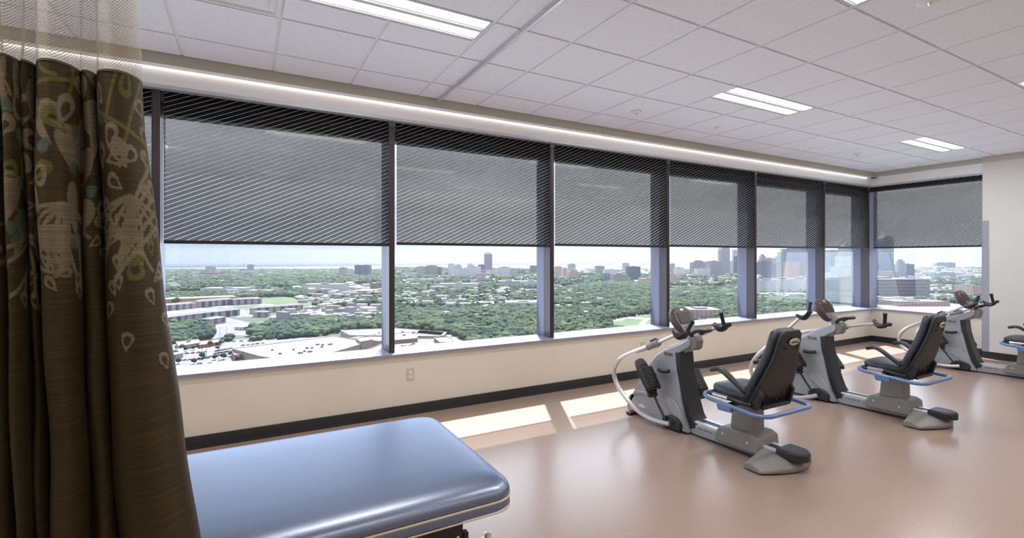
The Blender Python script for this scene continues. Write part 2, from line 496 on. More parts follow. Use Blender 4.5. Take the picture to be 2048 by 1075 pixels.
shade_z = [.115, .122, .136, .150, .163, .172, .185]
names = ['dark striped roller shade in the narrow sliver of window behind the curtain edge',
 'dark striped roller shade in the large window right beside the curtain',
 'dark striped roller shade in second full window from the curtain, with power outlet beneath',
 'dark striped roller shade in the window before the trainer nearest the camera',
 'dark striped roller shade just right of the nearest trainer console',
 'dark striped roller shade between the consoles of the two nearer trainers',
 'narrow dark striped roller shade next to the room corner']
grp = 'striped roller shades in the windows'
for k in range(len(MU)-1):
    a, b = MU[k]+HW+.022, MU[k+1]-HW
    z0 = EYE + shade_z[k] - .004
    r_ = empty('roller_shade', ((a+b)/2, 4.585, z0))
    tag(r_, names[k], 'roller shade', grp)
    h = (b-a)/2
    MB().add([(-h, 0, .026), (h, 0, .026), (h, 0, ZH-z0-.001), (-h, 0, ZH-z0-.001)], [(0,1,2,3)]).build('shade_cloth', M['shade_x'], r_)
    MB().box((-h, -.009, 0), (h, .009, .028)).build('bottom_bar', M['bar'], r_, bevel=.004)
    MB().tube([(-h, .03, ZH-z0-.03), (h, .03, ZH-z0-.03)], .024, 14).build('roller_tube', M['bar'], r_)
z0 = EYE+.185
r_ = empty('roller_shade', (10.035, (PV+4.52)/2, z0))
tag(r_, 'dark striped roller shade in the end window, at right angles to the others', 'roller shade', grp)
h = (4.545-PV-.02)/2
MB().add([(0, -h, .026), (0, h, .026), (0, h, ZH-z0-.001), (0, -h, ZH-z0-.001)], [(0,1,2,3)]).build('shade_cloth', M['shade_y'], r_)
MB().box((-.009, -h, 0), (.009, h, .028)).build('bottom_bar', M['bar'], r_, bevel=.004)
MB().tube([(.03, -h, ZH-z0-.03), (.03, h, ZH-z0-.03)], .024, 14).build('roller_tube', M['bar'], r_)

# linear slot light in the soffit over the windows
M['slot'] = mat('slot_lens', (.9, .9, .9), .5, emit=(1, .98, .96), es=2.2*ROOM_LIGHT)
sl = empty('slot_light', (3.3, 4.517, ZSOF))
tag(sl, 'long thin bright slot light running along the soffit above the windows', 'slot light')
MB().box((-6.5, -.008, .002), (6.55, .010, .012)).build('lens', M['slot'], sl)
MB().box((-6.5, -.012, .012), (6.55, .012, .022)).build('housing', M['grid'], sl)

# corner guard on the pier
gd = MB().box((U1-.0045, PV-.075, .105), (U1-.0005, PV+.0045, 2.06)).box((U1-.0045, PV+.0005, .105), (U1+.075, PV+.0045, 2.06))
tag(gd.build('corner_guard', M['guard'], bevel=.001), 'grey metal guard strip up the corner of the white wall by the end window', 'corner guard')

# outlets
def outlet(u, z, lab):
    o = empty('power_outlet', (u, VW, z)); tag(o, lab, 'outlet', 'power outlets on the low wall')
    MB().box((-.036, -.006, -.058), (.036, 0, .058)).build('cover_plate', M['plate'], o, bevel=.003)
    for s_ in (-1, 1):
        r2 = MB().prism([(.017*math.cos(t)*1.0, s_*.022+.015*math.sin(t)) for t in [k*math.pi/8 for k in range(16)]], -.009, -.005, axis='y').build('receptacle', M['outlet'], o)
        MB().box((-.008, -.0095, s_*.022-.002), (-.006, -.0088, s_*.022+.008)).box((.005, -.0095, s_*.022-.002), (.007, -.0088, s_*.022+.008)).build('slot', M['dark'], r2)
outlet(1.385, .385, 'ivory power outlet on the low wall left of the nearest trainer, in open view')
outlet(4.38, .385, 'small ivory power outlet on the low wall behind the nearest trainer handle tube')

# ------------------------------------------------------------------ ceiling things
M['lens'] = mat('lit_lens', (.9, .9, .9), .5, emit=(1.0, .985, .95), es=5.0*ROOM_LIGHT)
M['lampbody'] = mat('lamp_body', (.62, .64, .66), .4, noise=.01)
def lamp_proto():
    r_ = empty('ceiling_light')
    # origin at centre, underside at z = 0
    fr = MB()
    fr.box((-.61, -.1525, 0), (.61, -.135, .03)).box((-.61, .135, 0), (.61, .1525, .03))
    fr.box((-.61, -.135, 0), (-.595, .135, .03)).box((.595, -.135, 0), (.61, .135, .03))
    fr.box((-.595, -.018, -.002), (.595, .018, .03))
    fr.build('frame', M['lampbody'], r_, bevel=.002)
    for s_ in (-1, 1):
        n = 8; rings = []
        for x in (-.593, .593):
            rings.append([(x, s_*.077 + .058*math.cos(math.pi*t/n), .016 - .014*math.sin(math.pi*t/n)) for t in range(n+1)])
        MB().loft(rings, closed=False, cap=False).build('diffuser', M['lens'], r_, smooth=True)
        lp = MB()
        for t in (-.02, .02): lp.box((-.592, s_*.077+t-.0015, -.001), (.592, s_*.077+t+.0015, .003))
        lp.build('rib', M['lampbody'], r_)
    return r_
lp0 = lamp_proto()
LAB = {(0, 0): 'large lit ceiling lamp at the top left, the nearest one in view',
       (0, 1): 'lit two-strip ceiling lamp above the nearest trainer',
       (0, 2): 'farthest lit ceiling lamp, near the far right corner of the room',
       (1, 1): 'lit ceiling lamp cut by the top edge of the picture, above the second trainer',
       (1, 2): 'lit ceiling lamp cut by the right edge of the picture'}
first = True
for r_i, ((va, vb), us) in LROWS.items():
    for c_i, ue in enumerate(us):
        o = lp0 if first else copy_tree(lp0)
        first = False
        o.location = (ue-.61, (va+vb)/2, ZC)
        tag(o, LAB.get((r_i, c_i), 'lit ceiling lamp behind the viewer, out of the picture'), 'ceiling light', 'ceiling lamps')
        ar = bpy.data.lights.new('lamp_light', 'AREA'); ar.shape = 'RECTANGLE'; ar.size = 1.15; ar.size_y = .24
        ar.energy = (26 if r_i < 2 else 10)*ROOM_LIGHT; ar.color = (1, .975, .95)
        al = bpy.data.objects.new('lamp_light', ar); COL.objects.link(al); al.parent = o; al.location = (0, 0, -.012)

# flat air diffuser, top left
v_ = empty('air_diffuser', (VENT[0]+.305, VENT[2]+.305, ZC)); tag(v_, 'square white air diffuser with a flat face plate set in the ceiling, top left', 'air diffuser')
fr = MB(); n_ = 4
out_ = [(-.30, -.30), (.30, -.30), (.30, .30), (-.30, .30)]; inn = [(x*.80, y*.80) for x, y in out_]
fr.add([(x, y, -.002) for x, y in out_] + [(x*.93, y*.93, -.004) for x, y in out_] + [(x, y, .035) for x, y in inn],
       [(i, (i+1) % 4, 4+(i+1) % 4, 4+i) for i in range(4)] + [(4+i, 4+(i+1) % 4, 8+(i+1) % 4, 8+i) for i in range(4)])
fr.build('frame', M['duct'], v_)
MB().box((-.225, -.225, -.004), (.225, .225, .002)).build('face_plate', M['duct'], v_, bevel=.002)
MB().box((-.28, -.28, .034), (.28, .28, .04)).build('back_plate', M['duct'], v_)

# curtain track
tr = MB()
tr.box((1.605, -1.0, ZC-.026), (1.635, 4.385, ZC-.022)); tr.box((1.605, -1.0, ZC-.026), (1.608, 4.385, ZC-.001)); tr.box((1.632, -1.0, ZC-.026), (1.635, 4.385, ZC-.001))
tr.box((1.612, -1.0, ZC-.006), (1.628, 4.385, ZC-.001))
ct = empty('curtain_track', (0, 0, 0)); tag(ct, 'slim silver curtain track running across the ceiling to the window side', 'curtain track')
tr.build('rail', M['alu'], ct, bevel=.001)
MB().box((1.600, 4.38, ZC-.03), (1.640, 4.398, ZC)).build('end_cap', M['head_rail'], ct, bevel=.002)

# sprinklers, detector
def disc(name, u, v, lab, cat, r=.045, h=.02, grp=None):
    o = empty(name, (u, v, ZC)); tag(o, lab, cat, grp)
    MB().lathe([(0.0, -h), (r*.7, -h), (r*.95, -h*.6), (r, 0), (r, .004), (0, .004)], n=24).build('cover', M['duct'], o, smooth=True)
    MB().lathe([(0, -h-.012), (r*.18, -h-.012), (r*.22, -h+.002), (0, -h+.002)], n=12).build('nozzle', M['chrome'], o, smooth=True)
def cpt(px, py, z=None):
    z = ZC if z is None else z
    Z = F*(z-EYE)/(517-py); a_ = (px-1024)/F; s_, c_ = math.sin(YAW), math.cos(YAW)
    return Z*(s_+c_*a_), Z*(c_-s_*a_)
for (px, py, l_, nm, cat, r) in [(1273, 222, 'round white ceiling sensor left of the lamp above the nearest trainer', 'ceiling_sensor', 'sensor', .055),
        (1433, 253, 'tiny round sprinkler cover just below the lamp over the nearest trainer', 'sprinkler', 'sprinkler', .03),
        (1715, 307, 'round sprinkler cover left of the farthest lamp', 'sprinkler', 'sprinkler', .06),
        (1836, 329, 'farthest round sprinkler cover, near the room corner', 'sprinkler', 'sprinkler', .06),
        (1858, 1, 'white dome sensor cut by the top edge of the picture', 'ceiling_sensor', 'sensor', .06)]:
    u_, v2 = cpt(px, py); disc(nm, u_, v2, l_, cat, r)
# ------------------------------------------------------------------ recumbent trainers
def text_mesh(parent, name, txt, size, matn, M4, ext=.0008):
    cu = bpy.data.curves.new(name, 'FONT'); cu.body = txt; cu.size = size; cu.align_x = 'CENTER'; cu.align_y = 'CENTER'; cu.extrude = ext
    tmp = bpy.data.objects.new('tmp_text', cu); COL.objects.link(tmp)
    dg = bpy.context.evaluated_depsgraph_get(); dg.update()
    me = bpy.data.meshes.new_from_object(tmp.evaluated_get(dg)); me.name = name
    bpy.data.objects.remove(tmp); bpy.data.curves.remove(cu)
    me.transform(M4); me.materials.clear(); me.materials.append(matn)
    o = bpy.data.objects.new(name, me); COL.objects.link(o); o.parent = parent
    KIDS.setdefault(parent.name, []).append(o); return o

def rot(ax, d): return Matrix.Rotation(math.radians(d), 4, ax)

def superring(cx, cy, cz, hw, hd, M3=None, n=20, p=3.0):
    R = []
    for k in range(n):
        t = 2*math.pi*k/n; c_, s_ = math.cos(t), math.sin(t)
        x = hw*math.copysign(abs(c_)**(2/p), c_); y = hd*math.copysign(abs(s_)**(2/p), s_)
        R.append((cx+x, cy+y, cz))
    return R

def arc_pts(x0, y0, r, a0, a1, n):
    return [(x0+r*math.cos(math.radians(a0+(a1-a0)*k/n)), y0+r*math.sin(math.radians(a0+(a1-a0)*k/n))) for k in range(n+1)]

def make_trainer():
    t = empty('recumbent_trainer')
    # --- base rails: long silver beam with dark sole
    b = MB()
    b.prism([(-.80, .035), (-.80, .075), (-.30, .095), (.05, .095), (.05, .012), (-.10, .012)], -.085, .085)
    b.build('main_rail', M['silver'], t, bevel=.006)
    MB().prism([(-.80, .0), (-.80, .036), (-.10, .013), (.70, .013), (.70, 0)], -.080, .080).build('rail_sole', M['black'], t)
    r_ = MB()
    r_.box((-.075, -.86, .095), (-.035, .02, .118)); r_.box((.035, -.86, .095), (.075, .02, .118))
    r_.build('seat_track', M['alu'], t, bevel=.002)
    MB().box((-.034, -.86, .09), (.034, .02, .112)).build('track_cover', M['black'], t)
    for y in (-.10, -.125, -.155, -.18, -.21, -.27): MB().lathe([(0, -.0862), (.006, -.0862), (.006, -.084), (0, -.084)], (0, y, .075), 8, 'x').build('rail_hole', M['dark'], t)
    MB().box((-.088, -.06, .062), (-.084, .0, .088)).build('rail_latch', M['dark'], t)
    # --- front shroud
    prof = [(.725, .012), (.728, .05), (.70, .11), (.655, .20), (.60, .31), (.53, .43), (.455, .53), (.385, .61), (.30, .668), (.20, .712),
            (.11, .755), (.045, .800), (.02, .80), (.012, .755), (.03, .725), (.09, .690), (.150, .640), (.135, .52), (.108, .40), (.075, .26), (.035, .13), (-.02, .03), (-.02, .012)]
    def wf(p, q):   # narrower towards the top
        return max(.36, 1.0 - max(0, q-.12)*.80)
    b = MB(); b.prism(prof, -.125, .125, wf)
    sh = b.build('shroud', M['silver'], t, bevel=.018, seg=3, smooth=True)
    # raised arch panel low on each side, over the pivot
    for s_ in (-1, 1):
        a = MB()
        arch = [(.70, .055), (.66, .175), (.52, .215), (.34, .22), (.22, .20), (.13, .13), (.07, .05), (.03, .02),
                (-.01, .02), (.02, .10), (.07, .20), (.14, .262), (.26, .28), (.42, .262), (.60, .235), (.69, .16), (.715, .055)]
        a.prism(arch, s_*.125, s_*.138, lambda p, q: 1-max(0, q-.14)*.7)
        a.build('arch_panel', M['silver'], sh, bevel=.008, seg=3, smooth=True)
    # dark spine facing the rider
    b = MB()
    spine = [(.160, .665), (.148, .52), (.120, .40), (.087, .26), (.046, .13), (-.012, .035), (-.03, .10+.0), (.005, .19), (.05, .33), (.085, .46), (.105, .56), (.112, .655)]
    spine = [(.16, .665), (.145, .52), (.118, .40), (.085, .26), (.044, .13), (-.012, .03), (-.075, .100), (-.045, .112), (-.012, .16), (.03, .28), (.06, .39), (.09, .52), (.105, .672)]
    b.prism(spine, -.085, .085)
    b.build('spine_cover', M['black'], t, bevel=.006, smooth=True)
    # handle of the shroud: upper neck and head block
    b = MB()
    b.prism([(.30, .690), (.11, .772), (.05, .800), (.03, .75), (.05, .69), (.13, .650), (.24, .655)], -.042, .042)
    b.build('neck', M['silver'], t, bevel=.014, seg=3, smooth=True)
    b = MB(); b.prism([(.07, .80), (.03, .840), (-.02, .836), (-.04, .79), (-.032, .73), (-.01, .705), (.05, .705), (.08, .73)], -.046, .046)
    b.build('head_block', M['greyp'], t, bevel=.012, seg=3, smooth=True)
    # front foot
    MB().box((-.20, .60, 0), (.20, .66, .03)).build('front_foot', M['black'], t, bevel=.008)
    # text on shroud
    for s_ in (-1, 1):
        Mx = Matrix.Translation((s_*.0775, .245, .635)) @ rot('Y', -5.7*s_) @ rot('Z', -90 if s_ < 0 else 90) @ rot('X', 90)
        text_mesh(sh, 'model_marking', 'T5XR', .042, M['greyp'], Mx, .004)
    b = MB(); b.prism([(.52+.045*math.cos(k*math.pi/8), .105+.016*math.sin(k*math.pi/8)) for k in range(16)], -.1275, -.124)
    b.build('logo_plate', M['white'], sh)
    # pivots at the floor, black discs with the swing arms
    for s_ in (-1, 1):
        MB().prism([(.04, .012)] + [(.135+.105*math.cos(math.radians(a)), .055+.072*math.sin(math.radians(a))) for a in range(0, 181, 15)][::-1] + [(.24, .012)], s_*.10, s_*.165).build('pivot_cover', M['black'], t, bevel=.008, smooth=True)
    # handle arms: tube from the low pivot forward and up, back over to the grip; left arm forward, right arm back
    for s_, dy, dz in ((-1, 0, 0), (1, -.0, -.01)):
        x = s_*.215
        low = [(s_*.185, .13, .062), (s_*.205, .20, .050), (s_*.225, .31, .045), (s_*.24, .44, .062), (s_*.25, .58, .120), (s_*.26, .70, .20), (s_*.265, .765, .28), (s_*.27, .775, .36),
               (s_*.27, .745, .43), (s_*.27, .70, .485), (s_*.265, .62, .545), (s_*.26, .48, .625), (s_*.25, .33, .708)]
        arm = MB().tube(smooth_path(low, 5), .0215, 14).build('handle_arm', M['tube'], t, smooth=True)
        end = Vector((s_*.25, .33, .708)); d = Vector((s_*.02, -.30, .175 if s_ < 0 else .160)).normalized()
        cl = MB().tube([end - d*.05, end + d*.10], .031, 16).build('clamp_sleeve', M['greyp'], arm, smooth=True, bevel=.004)
        p = end + d*.03
        lv = MB().box((-.018, -.035, 0), (.018, .035, .026)); lv.xf(Matrix.Translation(p + Vector((0, 0, .026))) @ rot('X', -28)); lv.build('clamp_lever', M['navy'], cl, bevel=.008, smooth=True)
        lw = MB().box((-.010, -.055, -.012), (.010, .045, 0)); lw.xf(Matrix.Translation(p + Vector((0, 0, -.028))) @ rot('X', -28)); lw.build('clamp_plate', M['alu'], cl, bevel=.003)
        # inner sliding tube
        p2 = end + d*(.35 if s_ < 0 else .39)
        MB().tube([end + d*.08, p2], .0155, 12).build('inner_tube', M['alu'], arm, smooth=True)
        # cupped hand rest and upright grip
        cup = MB()
        n = 14; rings = []
        for k in range(n+1):
            q = k/n; yy = .055 - q*.155
            zz = .020 - .040*math.sin(math.pi*min(1, q*1.15)) + .012*q
            ww = .014 + .036*math.sin(math.pi*(.12+.80*q))
            rings.append([(ww*math.cos(a_), yy, zz + (.018+.010*math.sin(math.pi*q))*math.sin(a_)) for a_ in [2*math.pi*j/12 for j in range(12)]])
        cup.loft(rings)
        cup.xf(Matrix.Translation(p2 + Vector((0, -.01, -.005))))
        cup.build('hand_rest', M['black'], arm, smooth=True)
        gz = MB(); base = p2 + Vector((0, -.062, -.020)); ax = Vector((-s_*.03, -.050 if s_ < 0 else .020, .150))
        prof_ = [(.018, 0), (.0155, .06), (.0165, .12), (.0175, .2), (.0155, .3), (.0172, .42), (.0155, .55), (.0172, .68), (.016, .8), (.0195, .9), (.0205, .95), (.016, 1.0)]
        gz.tube([base + ax*h for r, h in prof_], [r for r, h in prof_], 14)
        gz.build('grip', M['black'], arm, smooth=True)
    # fixed grab loop in front of the console
    lp = smooth_path([(-.05, .015, .83), (-.075, -.03, .865), (-.07, -.085, .885), (-.03, -.115, .885), (.03, -.115, .885), (.07, -.085, .885), (.075, -.03, .865), (.05, .015, .83)], 5)
    MB().tube(lp, .0145, 12).build('grab_loop', M['black'], t, smooth=True)
    # --- console
    cn = empty('console'); cn.parent = t; KIDS.setdefault(t.name, []).append(cn)
    def outline(w, h0, h1, n=26):
        P = []
        for k in range(n):
            a_ = 2*math.pi*k/n; c_, s_ = math.cos(a_), math.sin(a_)
            x = math.copysign(abs(c_)**.72, c_); z = math.copysign(abs(s_)**.72, s_)
            ww = w*(1 - .30*max(0, -z))
            P.append((x*ww, (z*.5+.5)*(h1-h0)+h0))
        return P
    TM = Matrix.Translation((0, .085, .845)) @ rot('X', 0) @ Matrix.Shear('XZ', 4, (0, 0)) 
    TM = Matrix.Translation((0, .075, .845)) @ rot('X', -28)     # leans away from the rider, top forward
    b = MB(); rings = []
    for (sc_, y) in ((.90, .058), (1.0, .045), (1.02, .012), (.97, -.006)):
        rings.append([(x*sc_, y, (z-.115)*sc_+.115) for x, z in outline(.122, -.005, .245)])
    b.loft(rings); b.xf(TM); b.build('console_housing', M['brown'], cn, smooth=True, angle=60)
    b = MB(); rings = []
    for (sc_, y) in ((.93, -.004), (.90, -.012)):
        rings.append([(x*sc_, y, (z-.115)*sc_+.115) for x, z in outline(.122, -.005, .245)])
    b.loft(rings); b.xf(TM); b.build('console_face', M['brown'], cn, smooth=True)
    MB().box((-.074, -.0165, .085), (.074, -.011, .185)).xf(TM).build('screen', M['screen'], cn, bevel=.004)
    MB().add([(-.070, -.015, .010), (.070, -.015, .010), (.088, -.015, .072), (-.088, -.015, .072)] + [(-.070, -.010, .010), (.070, -.010, .010), (.088, -.010, .072), (-.088, -.010, .072)],
             [(0,1,2,3), (7,6,5,4), (0,4,5,1), (1,5,6,2), (2,6,7,3), (3,7,4,0)]).xf(TM).build('button_pad', M['greyp'], cn, bevel=.002)
    b = MB()
    for i_ in range(4):
        for j_ in range(2): b.box((-.052+i_*.030, -.018, .022+j_*.024), (-.034+i_*.030, -.014, .036+j_*.024))
    b.xf(TM).build('button', M['blue'], cn, bevel=.001)
    b = MB(); b.prism([(.024*math.cos(k*math.pi/8), .212+.010*math.sin(k*math.pi/8)) for k in range(16)], -.0145, -.010, axis='y'); b.xf(TM).build('console_logo', M['badge'], cn)
    MB().tube([(0, .03, .80), (0, .085, .90)], [.045, .035], 14).build('console_stalk', M['greyp'], t, smooth=True)
    # --- foot pedals on links
    for s_, y0, z0 in ((-1, .36, .44), (1, .20, .40)):
        PM = Matrix.Translation((s_*.215, y0, z0)) @ rot('X', 62 if s_ < 0 else 66)   # local y runs up the sole
        PM = Matrix.Translation((s_*.215, y0, z0)) @ rot('X', -52) @ rot('Y', 0)
        # sole: local z = up the sole, local -y faces rider
        fp = empty('foot_pedal'); fp.parent = t; KIDS.setdefault(t.name, []).append(fp)
        b = MB(); P = []
        for k in range(24):
            a_ = 2*math.pi*k/24; c_, q_ = math.cos(a_), math.sin(a_)
            P.append((.058*math.copysign(abs(c_)**.6, c_)*(1-.12*max(0, -q_)), .165*math.copysign(abs(q_)**.8, q_)))
        b.prism([(x*1.12, z) for x, z in P], .0, .026, axis='y')
        b.prism([(x*1.16, z*1.02) for x, z in P], .026, .040, axis='y')
        PT = Matrix.Translation((s_*.215, y0, z0)) @ rot('X', -34)
        b.xf(PT); b.build('sole', M['black'], fp, bevel=.006, smooth=True)
        st = MB()
        for k in range(10):
            z = -.120 + k*.0185
            st.tube(smooth_path([(-.056, .0, z), (-.050, -.030, z+.004), (0, -.044, z+.006), (.050, -.030, z+.004), (.056, .0, z)], 4), .0155, 8)
        st.xf(PT); st.build('strap', M['black'], fp, smooth=True)
        for z in (-.138, .060):
            ed = MB().tube(smooth_path([(-.062, -.002, z), (-.052, -.034, z), (0, -.050, z), (.052, -.034, z), (.062, -.002, z)], 4), .006, 6)
            ed.xf(PT); ed.build('strap_trim', M['red'], fp, smooth=True)
        hl = MB().box((-.055, .026, -.19), (.055, .05, -.10)); hl.xf(PT); hl.build('heel_cup', M['black'], fp, bevel=.012, smooth=True)
        MB().tube([(s_*.12, y0+.0, z0-.01), (s_*.21, y0+.02, z0+.0)], .020, 10).build('pedal_axle', M['black'], t, smooth=True)
        if s_ < 0:
            MB().tube(smooth_path([(s_*.15, y0-.07, z0+.055), (s_*.15, y0-.13, z0+.052), (s_*.15, y0-.19, z0+.065)], 3), .017, 10).build('adjust_lever', M['black'], t, smooth=True)
        MB().tube(smooth_path([(s_*.19, y0-.03, z0-.12), (s_*.185, .28, .22), (s_*.178, .18, .08)], 5), .010, 8).build('link_rod', M['black'], t, smooth=True)
    # --- carriage and post
    b = MB(); b.prism([(-.29, .048), (-.275, .085), (-.315, .165), (-.35, .176), (-.60, .192), (-.650, .170), (-.66, .06), (-.61, .055)], -.13, .13)
    b.build('carriage', M['greyp'], t, bevel=.014, seg=3, smooth=True)
    for y, z in ((-.36, .125), (-.57, .120)): MB().lathe([(0, -.1325), (.008, -.1325), (.008, -.129), (0, -.129)], (0, y, z), 10, 'x').build('screw', M['alu'], t)
    b = MB(); b.loft([superring(0, -.48, .17, .078, .105, p=6), superring(0, -.485, .30, .074, .098, p=6), superring(0, -.49, .42, .072, .095, p=6)])
    b.build('seat_post', M['greyp'], t, smooth=True)
    # --- seat
    MB().prism([(-.72, .405), (-.30, .415), (-.28, .44), (-.72, .43)], -.16, .16).build('seat_pan', M['black'], t, bevel=.008)
    b = MB(); rings = []
    for z, k in ((.435, .92), (.45, .99), (.475, 1.0), (.493, .96), (.503, .82), (.508, .5)):
        R = []
        for j in range(32):
            a_ = 2*math.pi*j/32; c_, s_ = math.cos(a_), math.sin(a_)
            x = .222*math.copysign(abs(c_)**.55, c_); y = .205*math.copysign(abs(s_)**.55, s_)
            R.append((x*k*(1-.10*max(0, s_)), -.475+y*k, z + .010*(x/.22)**2 + .012*max(0, s_)))
        rings.append(R)
    b.loft(rings); b.build('seat_cushion', M['vinyl'], t, smooth=True, angle=70)
    # backrest: pad towards the console, shell behind
    def back_ring(q, w, dep, off):
        zc = .415 + q*.565; yc = -.640 - q*.185 - .02*math.sin(math.pi*q)
        R = []; n = 24
        for j in range(n):
            a_ = 2*math.pi*j/n; c_, s_ = math.cos(a_), math.sin(a_)
            x = w*math.copysign(abs(c_)**.5, c_); y = dep*math.copysign(abs(s_)**.6, s_)
            R.append((x, yc+off+y*.95, zc+y*.22))
        return R
    wid = [(q_, w_*1.12) for q_, w_ in [(-.01, .118), (0, .160), (.06, .182), (.18, .196), (.33, .188), (.47, .166), (.60, .142), (.75, .124), (.88, .118), (.96, .108), (1.0, .082)]]
    b = MB(); b.loft([back_ring(q, w, .020*(1 if 0 < q < 1 else .6), 0) for q, w in wid]); b.build('backrest_shell', M['shell'], t, smooth=True, angle=60)
    b = MB(); b.loft([back_ring(.05+q*.96, w*1.10, .034*(1 if 0 < q < 1 else .5), .052) for q, w in wid]); b.build('backrest_pad', M['vinyl'], t, smooth=True, angle=70)
    # badge on the shell
    bp_ = Matrix.Translation((.012, -.812-.0285, .902)) @ rot('X', 18)
    b = MB(); b.prism([(.058*math.cos(k*math.pi/12), .026*math.sin(k*math.pi/12)) for k in range(24)], -.004, .004, axis='y'); b.xf(bp_)
    bd = b.build('badge', M['badge'], t, bevel=.001)
    text_mesh(bd, 'badge_lettering', 'NuStep', .027, M['ink'], bp_ @ Matrix.Translation((0, -.0045, 0)) @ rot('X', 90), .001)
    b = MB()
    for x, y, z in ((-.08, -.690, .49), (.10, -.690, .49), (-.06, -.817, .855), (.085, -.81, .85), (-.10, -.675, .44), (0.02, -.69, .46)):
        MB().lathe([(0, -.014), (.007, -.014), (.007, 0), (0, 0)], (x, y, z), 8, 'y').build('shell_screw', M['black'], t)
    # hinge brackets each side of the back
    for s_ in (-1, 1):
        b = MB(); b.prism([(-.62, .41), (-.70, .40), (-.735, .52), (-.70, .575), (-.60, .56), (-.585, .47)], s_*.178, s_*.205); b.build('hinge_bracket', M['black'], t, bevel=.008, smooth=True)
        # arm rest
        ar = MB(); path = [(s_*.232, -.625, .525), (s_*.245, -.55, .585), (s_*.258, -.48, .640), (s_*.262, -.43, .658), (s_*.262, -.365, .642)]
        sp_ = smooth_path(path, 4); m_ = len(sp_); rings = []
        for i, p in enumerate(sp_):
            q = i/(m_-1); w_ = .018+.018*math.sin(math.pi*min(1, .02+q*.80)); h_ = .017
            d_ = (sp_[min(i+1, m_-1)]-sp_[max(i-1, 0)]).normalized(); up = Vector((1, 0, 0)).cross(d_)
            if up.z < 0: up = -up
            rings.append([tuple(p + Vector((1, 0, 0))*w_*math.cos(a_) + up*h_*math.sin(a_)) for a_ in [2*math.pi*j/12 for j in range(12)]])
        ar.loft(rings); ar.build('armrest', M['black'], t, smooth=True)
        # pulse grip beside the seat
        MB().tube(smooth_path([(s_*.236, -.33, .445), (s_*.245, -.40, .452), (s_*.247, -.52, .450), (s_*.242, -.60, .440), (s_*.215, -.66, .435)], 4), .015, 10).build('side_bar', M['black'], t, smooth=True)
        MB().tube([(s_*.247, -.37, .4515), (s_*.248, -.50, .4515)], .018, 14).build('sensor_grip', M['chrome'], t, smooth=True)
    # blue tube loop round the seat
    lp = []
    hx, yf, yb, r = .300, -.285, -.82, .09
    for cx, cy, a0 in ((hx-r, yf-r, 0), (-hx+r, yf-r, 90), (-hx+r, yb+r, 180), (hx-r, yb+r, 270)):
        for k in range(6):
            a_ = math.radians(a0+18*k); lp.append((cx+r*math.cos(a_), cy+r*math.sin(a_)))
    lp = [(x, y, .400 + (.016 if y > -.45 else 0) + max(0, (y+.45))*.15) for x, y in lp]
    MB().ring(lp, .0155, 12).build('swivel_loop', M['blue'], t, smooth=True)
    for s_ in (-1, 1):
        MB().prism([(-.44, .425), (-.56, .425), (-.575, .37), (-.46, .365)], s_*.283, s_*.318).build('swivel_handle', M['blue'], t, bevel=.008, smooth=True)
        MB().box((s_*.05 if s_ > 0 else -.315, -.52, .39), (.315 if s_ > 0 else -.05, -.47, .408)).build('cross_bar', M['black'], t, bevel=.004)
    # --- rear foot, a curved grey cross piece, and the rail end cap
    b = MB(); n = 14; rings = []
    for k in range(n+1):
        x = -.305 + .61*k/n; q = abs(x)/.305
        yf_ = -.665 + .07*(1-q)**1.5; yb_ = -.905 + .11*q**1.6
        h_ = .112 - .050*q**1.5
        rings.append([(x, yf_, .008), (x, yf_-.005, h_*.75), (x, yf_-.04, h_), (x, (yf_+yb_)/2, h_), (x, yb_+.05, h_*.8), (x, yb_, h_*.42), (x, yb_+.004, .008)])
    b.loft(rings); b.build('rear_foot', M['greyp'], t, bevel=.008, seg=2, smooth=True, angle=30)
    MB().box((-.27, -.76, 0), (.27, -.72, .012)).build('glide_pad', M['black'], t)
    b = MB(); P = [(-.088, -.765), (.088, -.765)] + [(x, y) for x, y in arc_pts(0, -.86, .088, 0, -180, 12)]
    b.loft([[(x, y, .085) for x, y in P], [(x, y, .132) for x, y in P], [(x*.9, (y+.83)*.9-.83, .146) for x, y in P]]); b.build('rail_end_cap', M['black'], t, bevel=.003, smooth=True)
    return t

tr0 = make_trainer()
spots = [((3.40, 2.87), 'recumbent trainer nearest the camera, whole in view, silver shroud and dark seat'),
         ((5.43, 2.75), 'middle recumbent trainer, partly behind the nearest seat back'),
         ((8.52, 2.62), 'farthest recumbent trainer, near the room corner, its seat cut by the right edge')]
for i, ((x, y), l_) in enumerate(spots):
    o = tr0 if i == 0 else copy_tree(tr0)
    o.location = (x, y, 0)
    arms = [c_ for c_ in children(o) if c_.name.startswith('handle_arm')]
    for arm_, th in zip(arms, [(5, 0), (-15, 15), (0, 0)][i]):
        Rm = Matrix.Rotation(math.radians(th), 3, 'X'); pv = Vector((0, .13, .062)); arm_.rotation_euler = (math.radians(th), 0, 0); arm_.location = pv - Rm @ pv
    tag(o, l_, 'exercise machine', 'recumbent trainers along the windows')

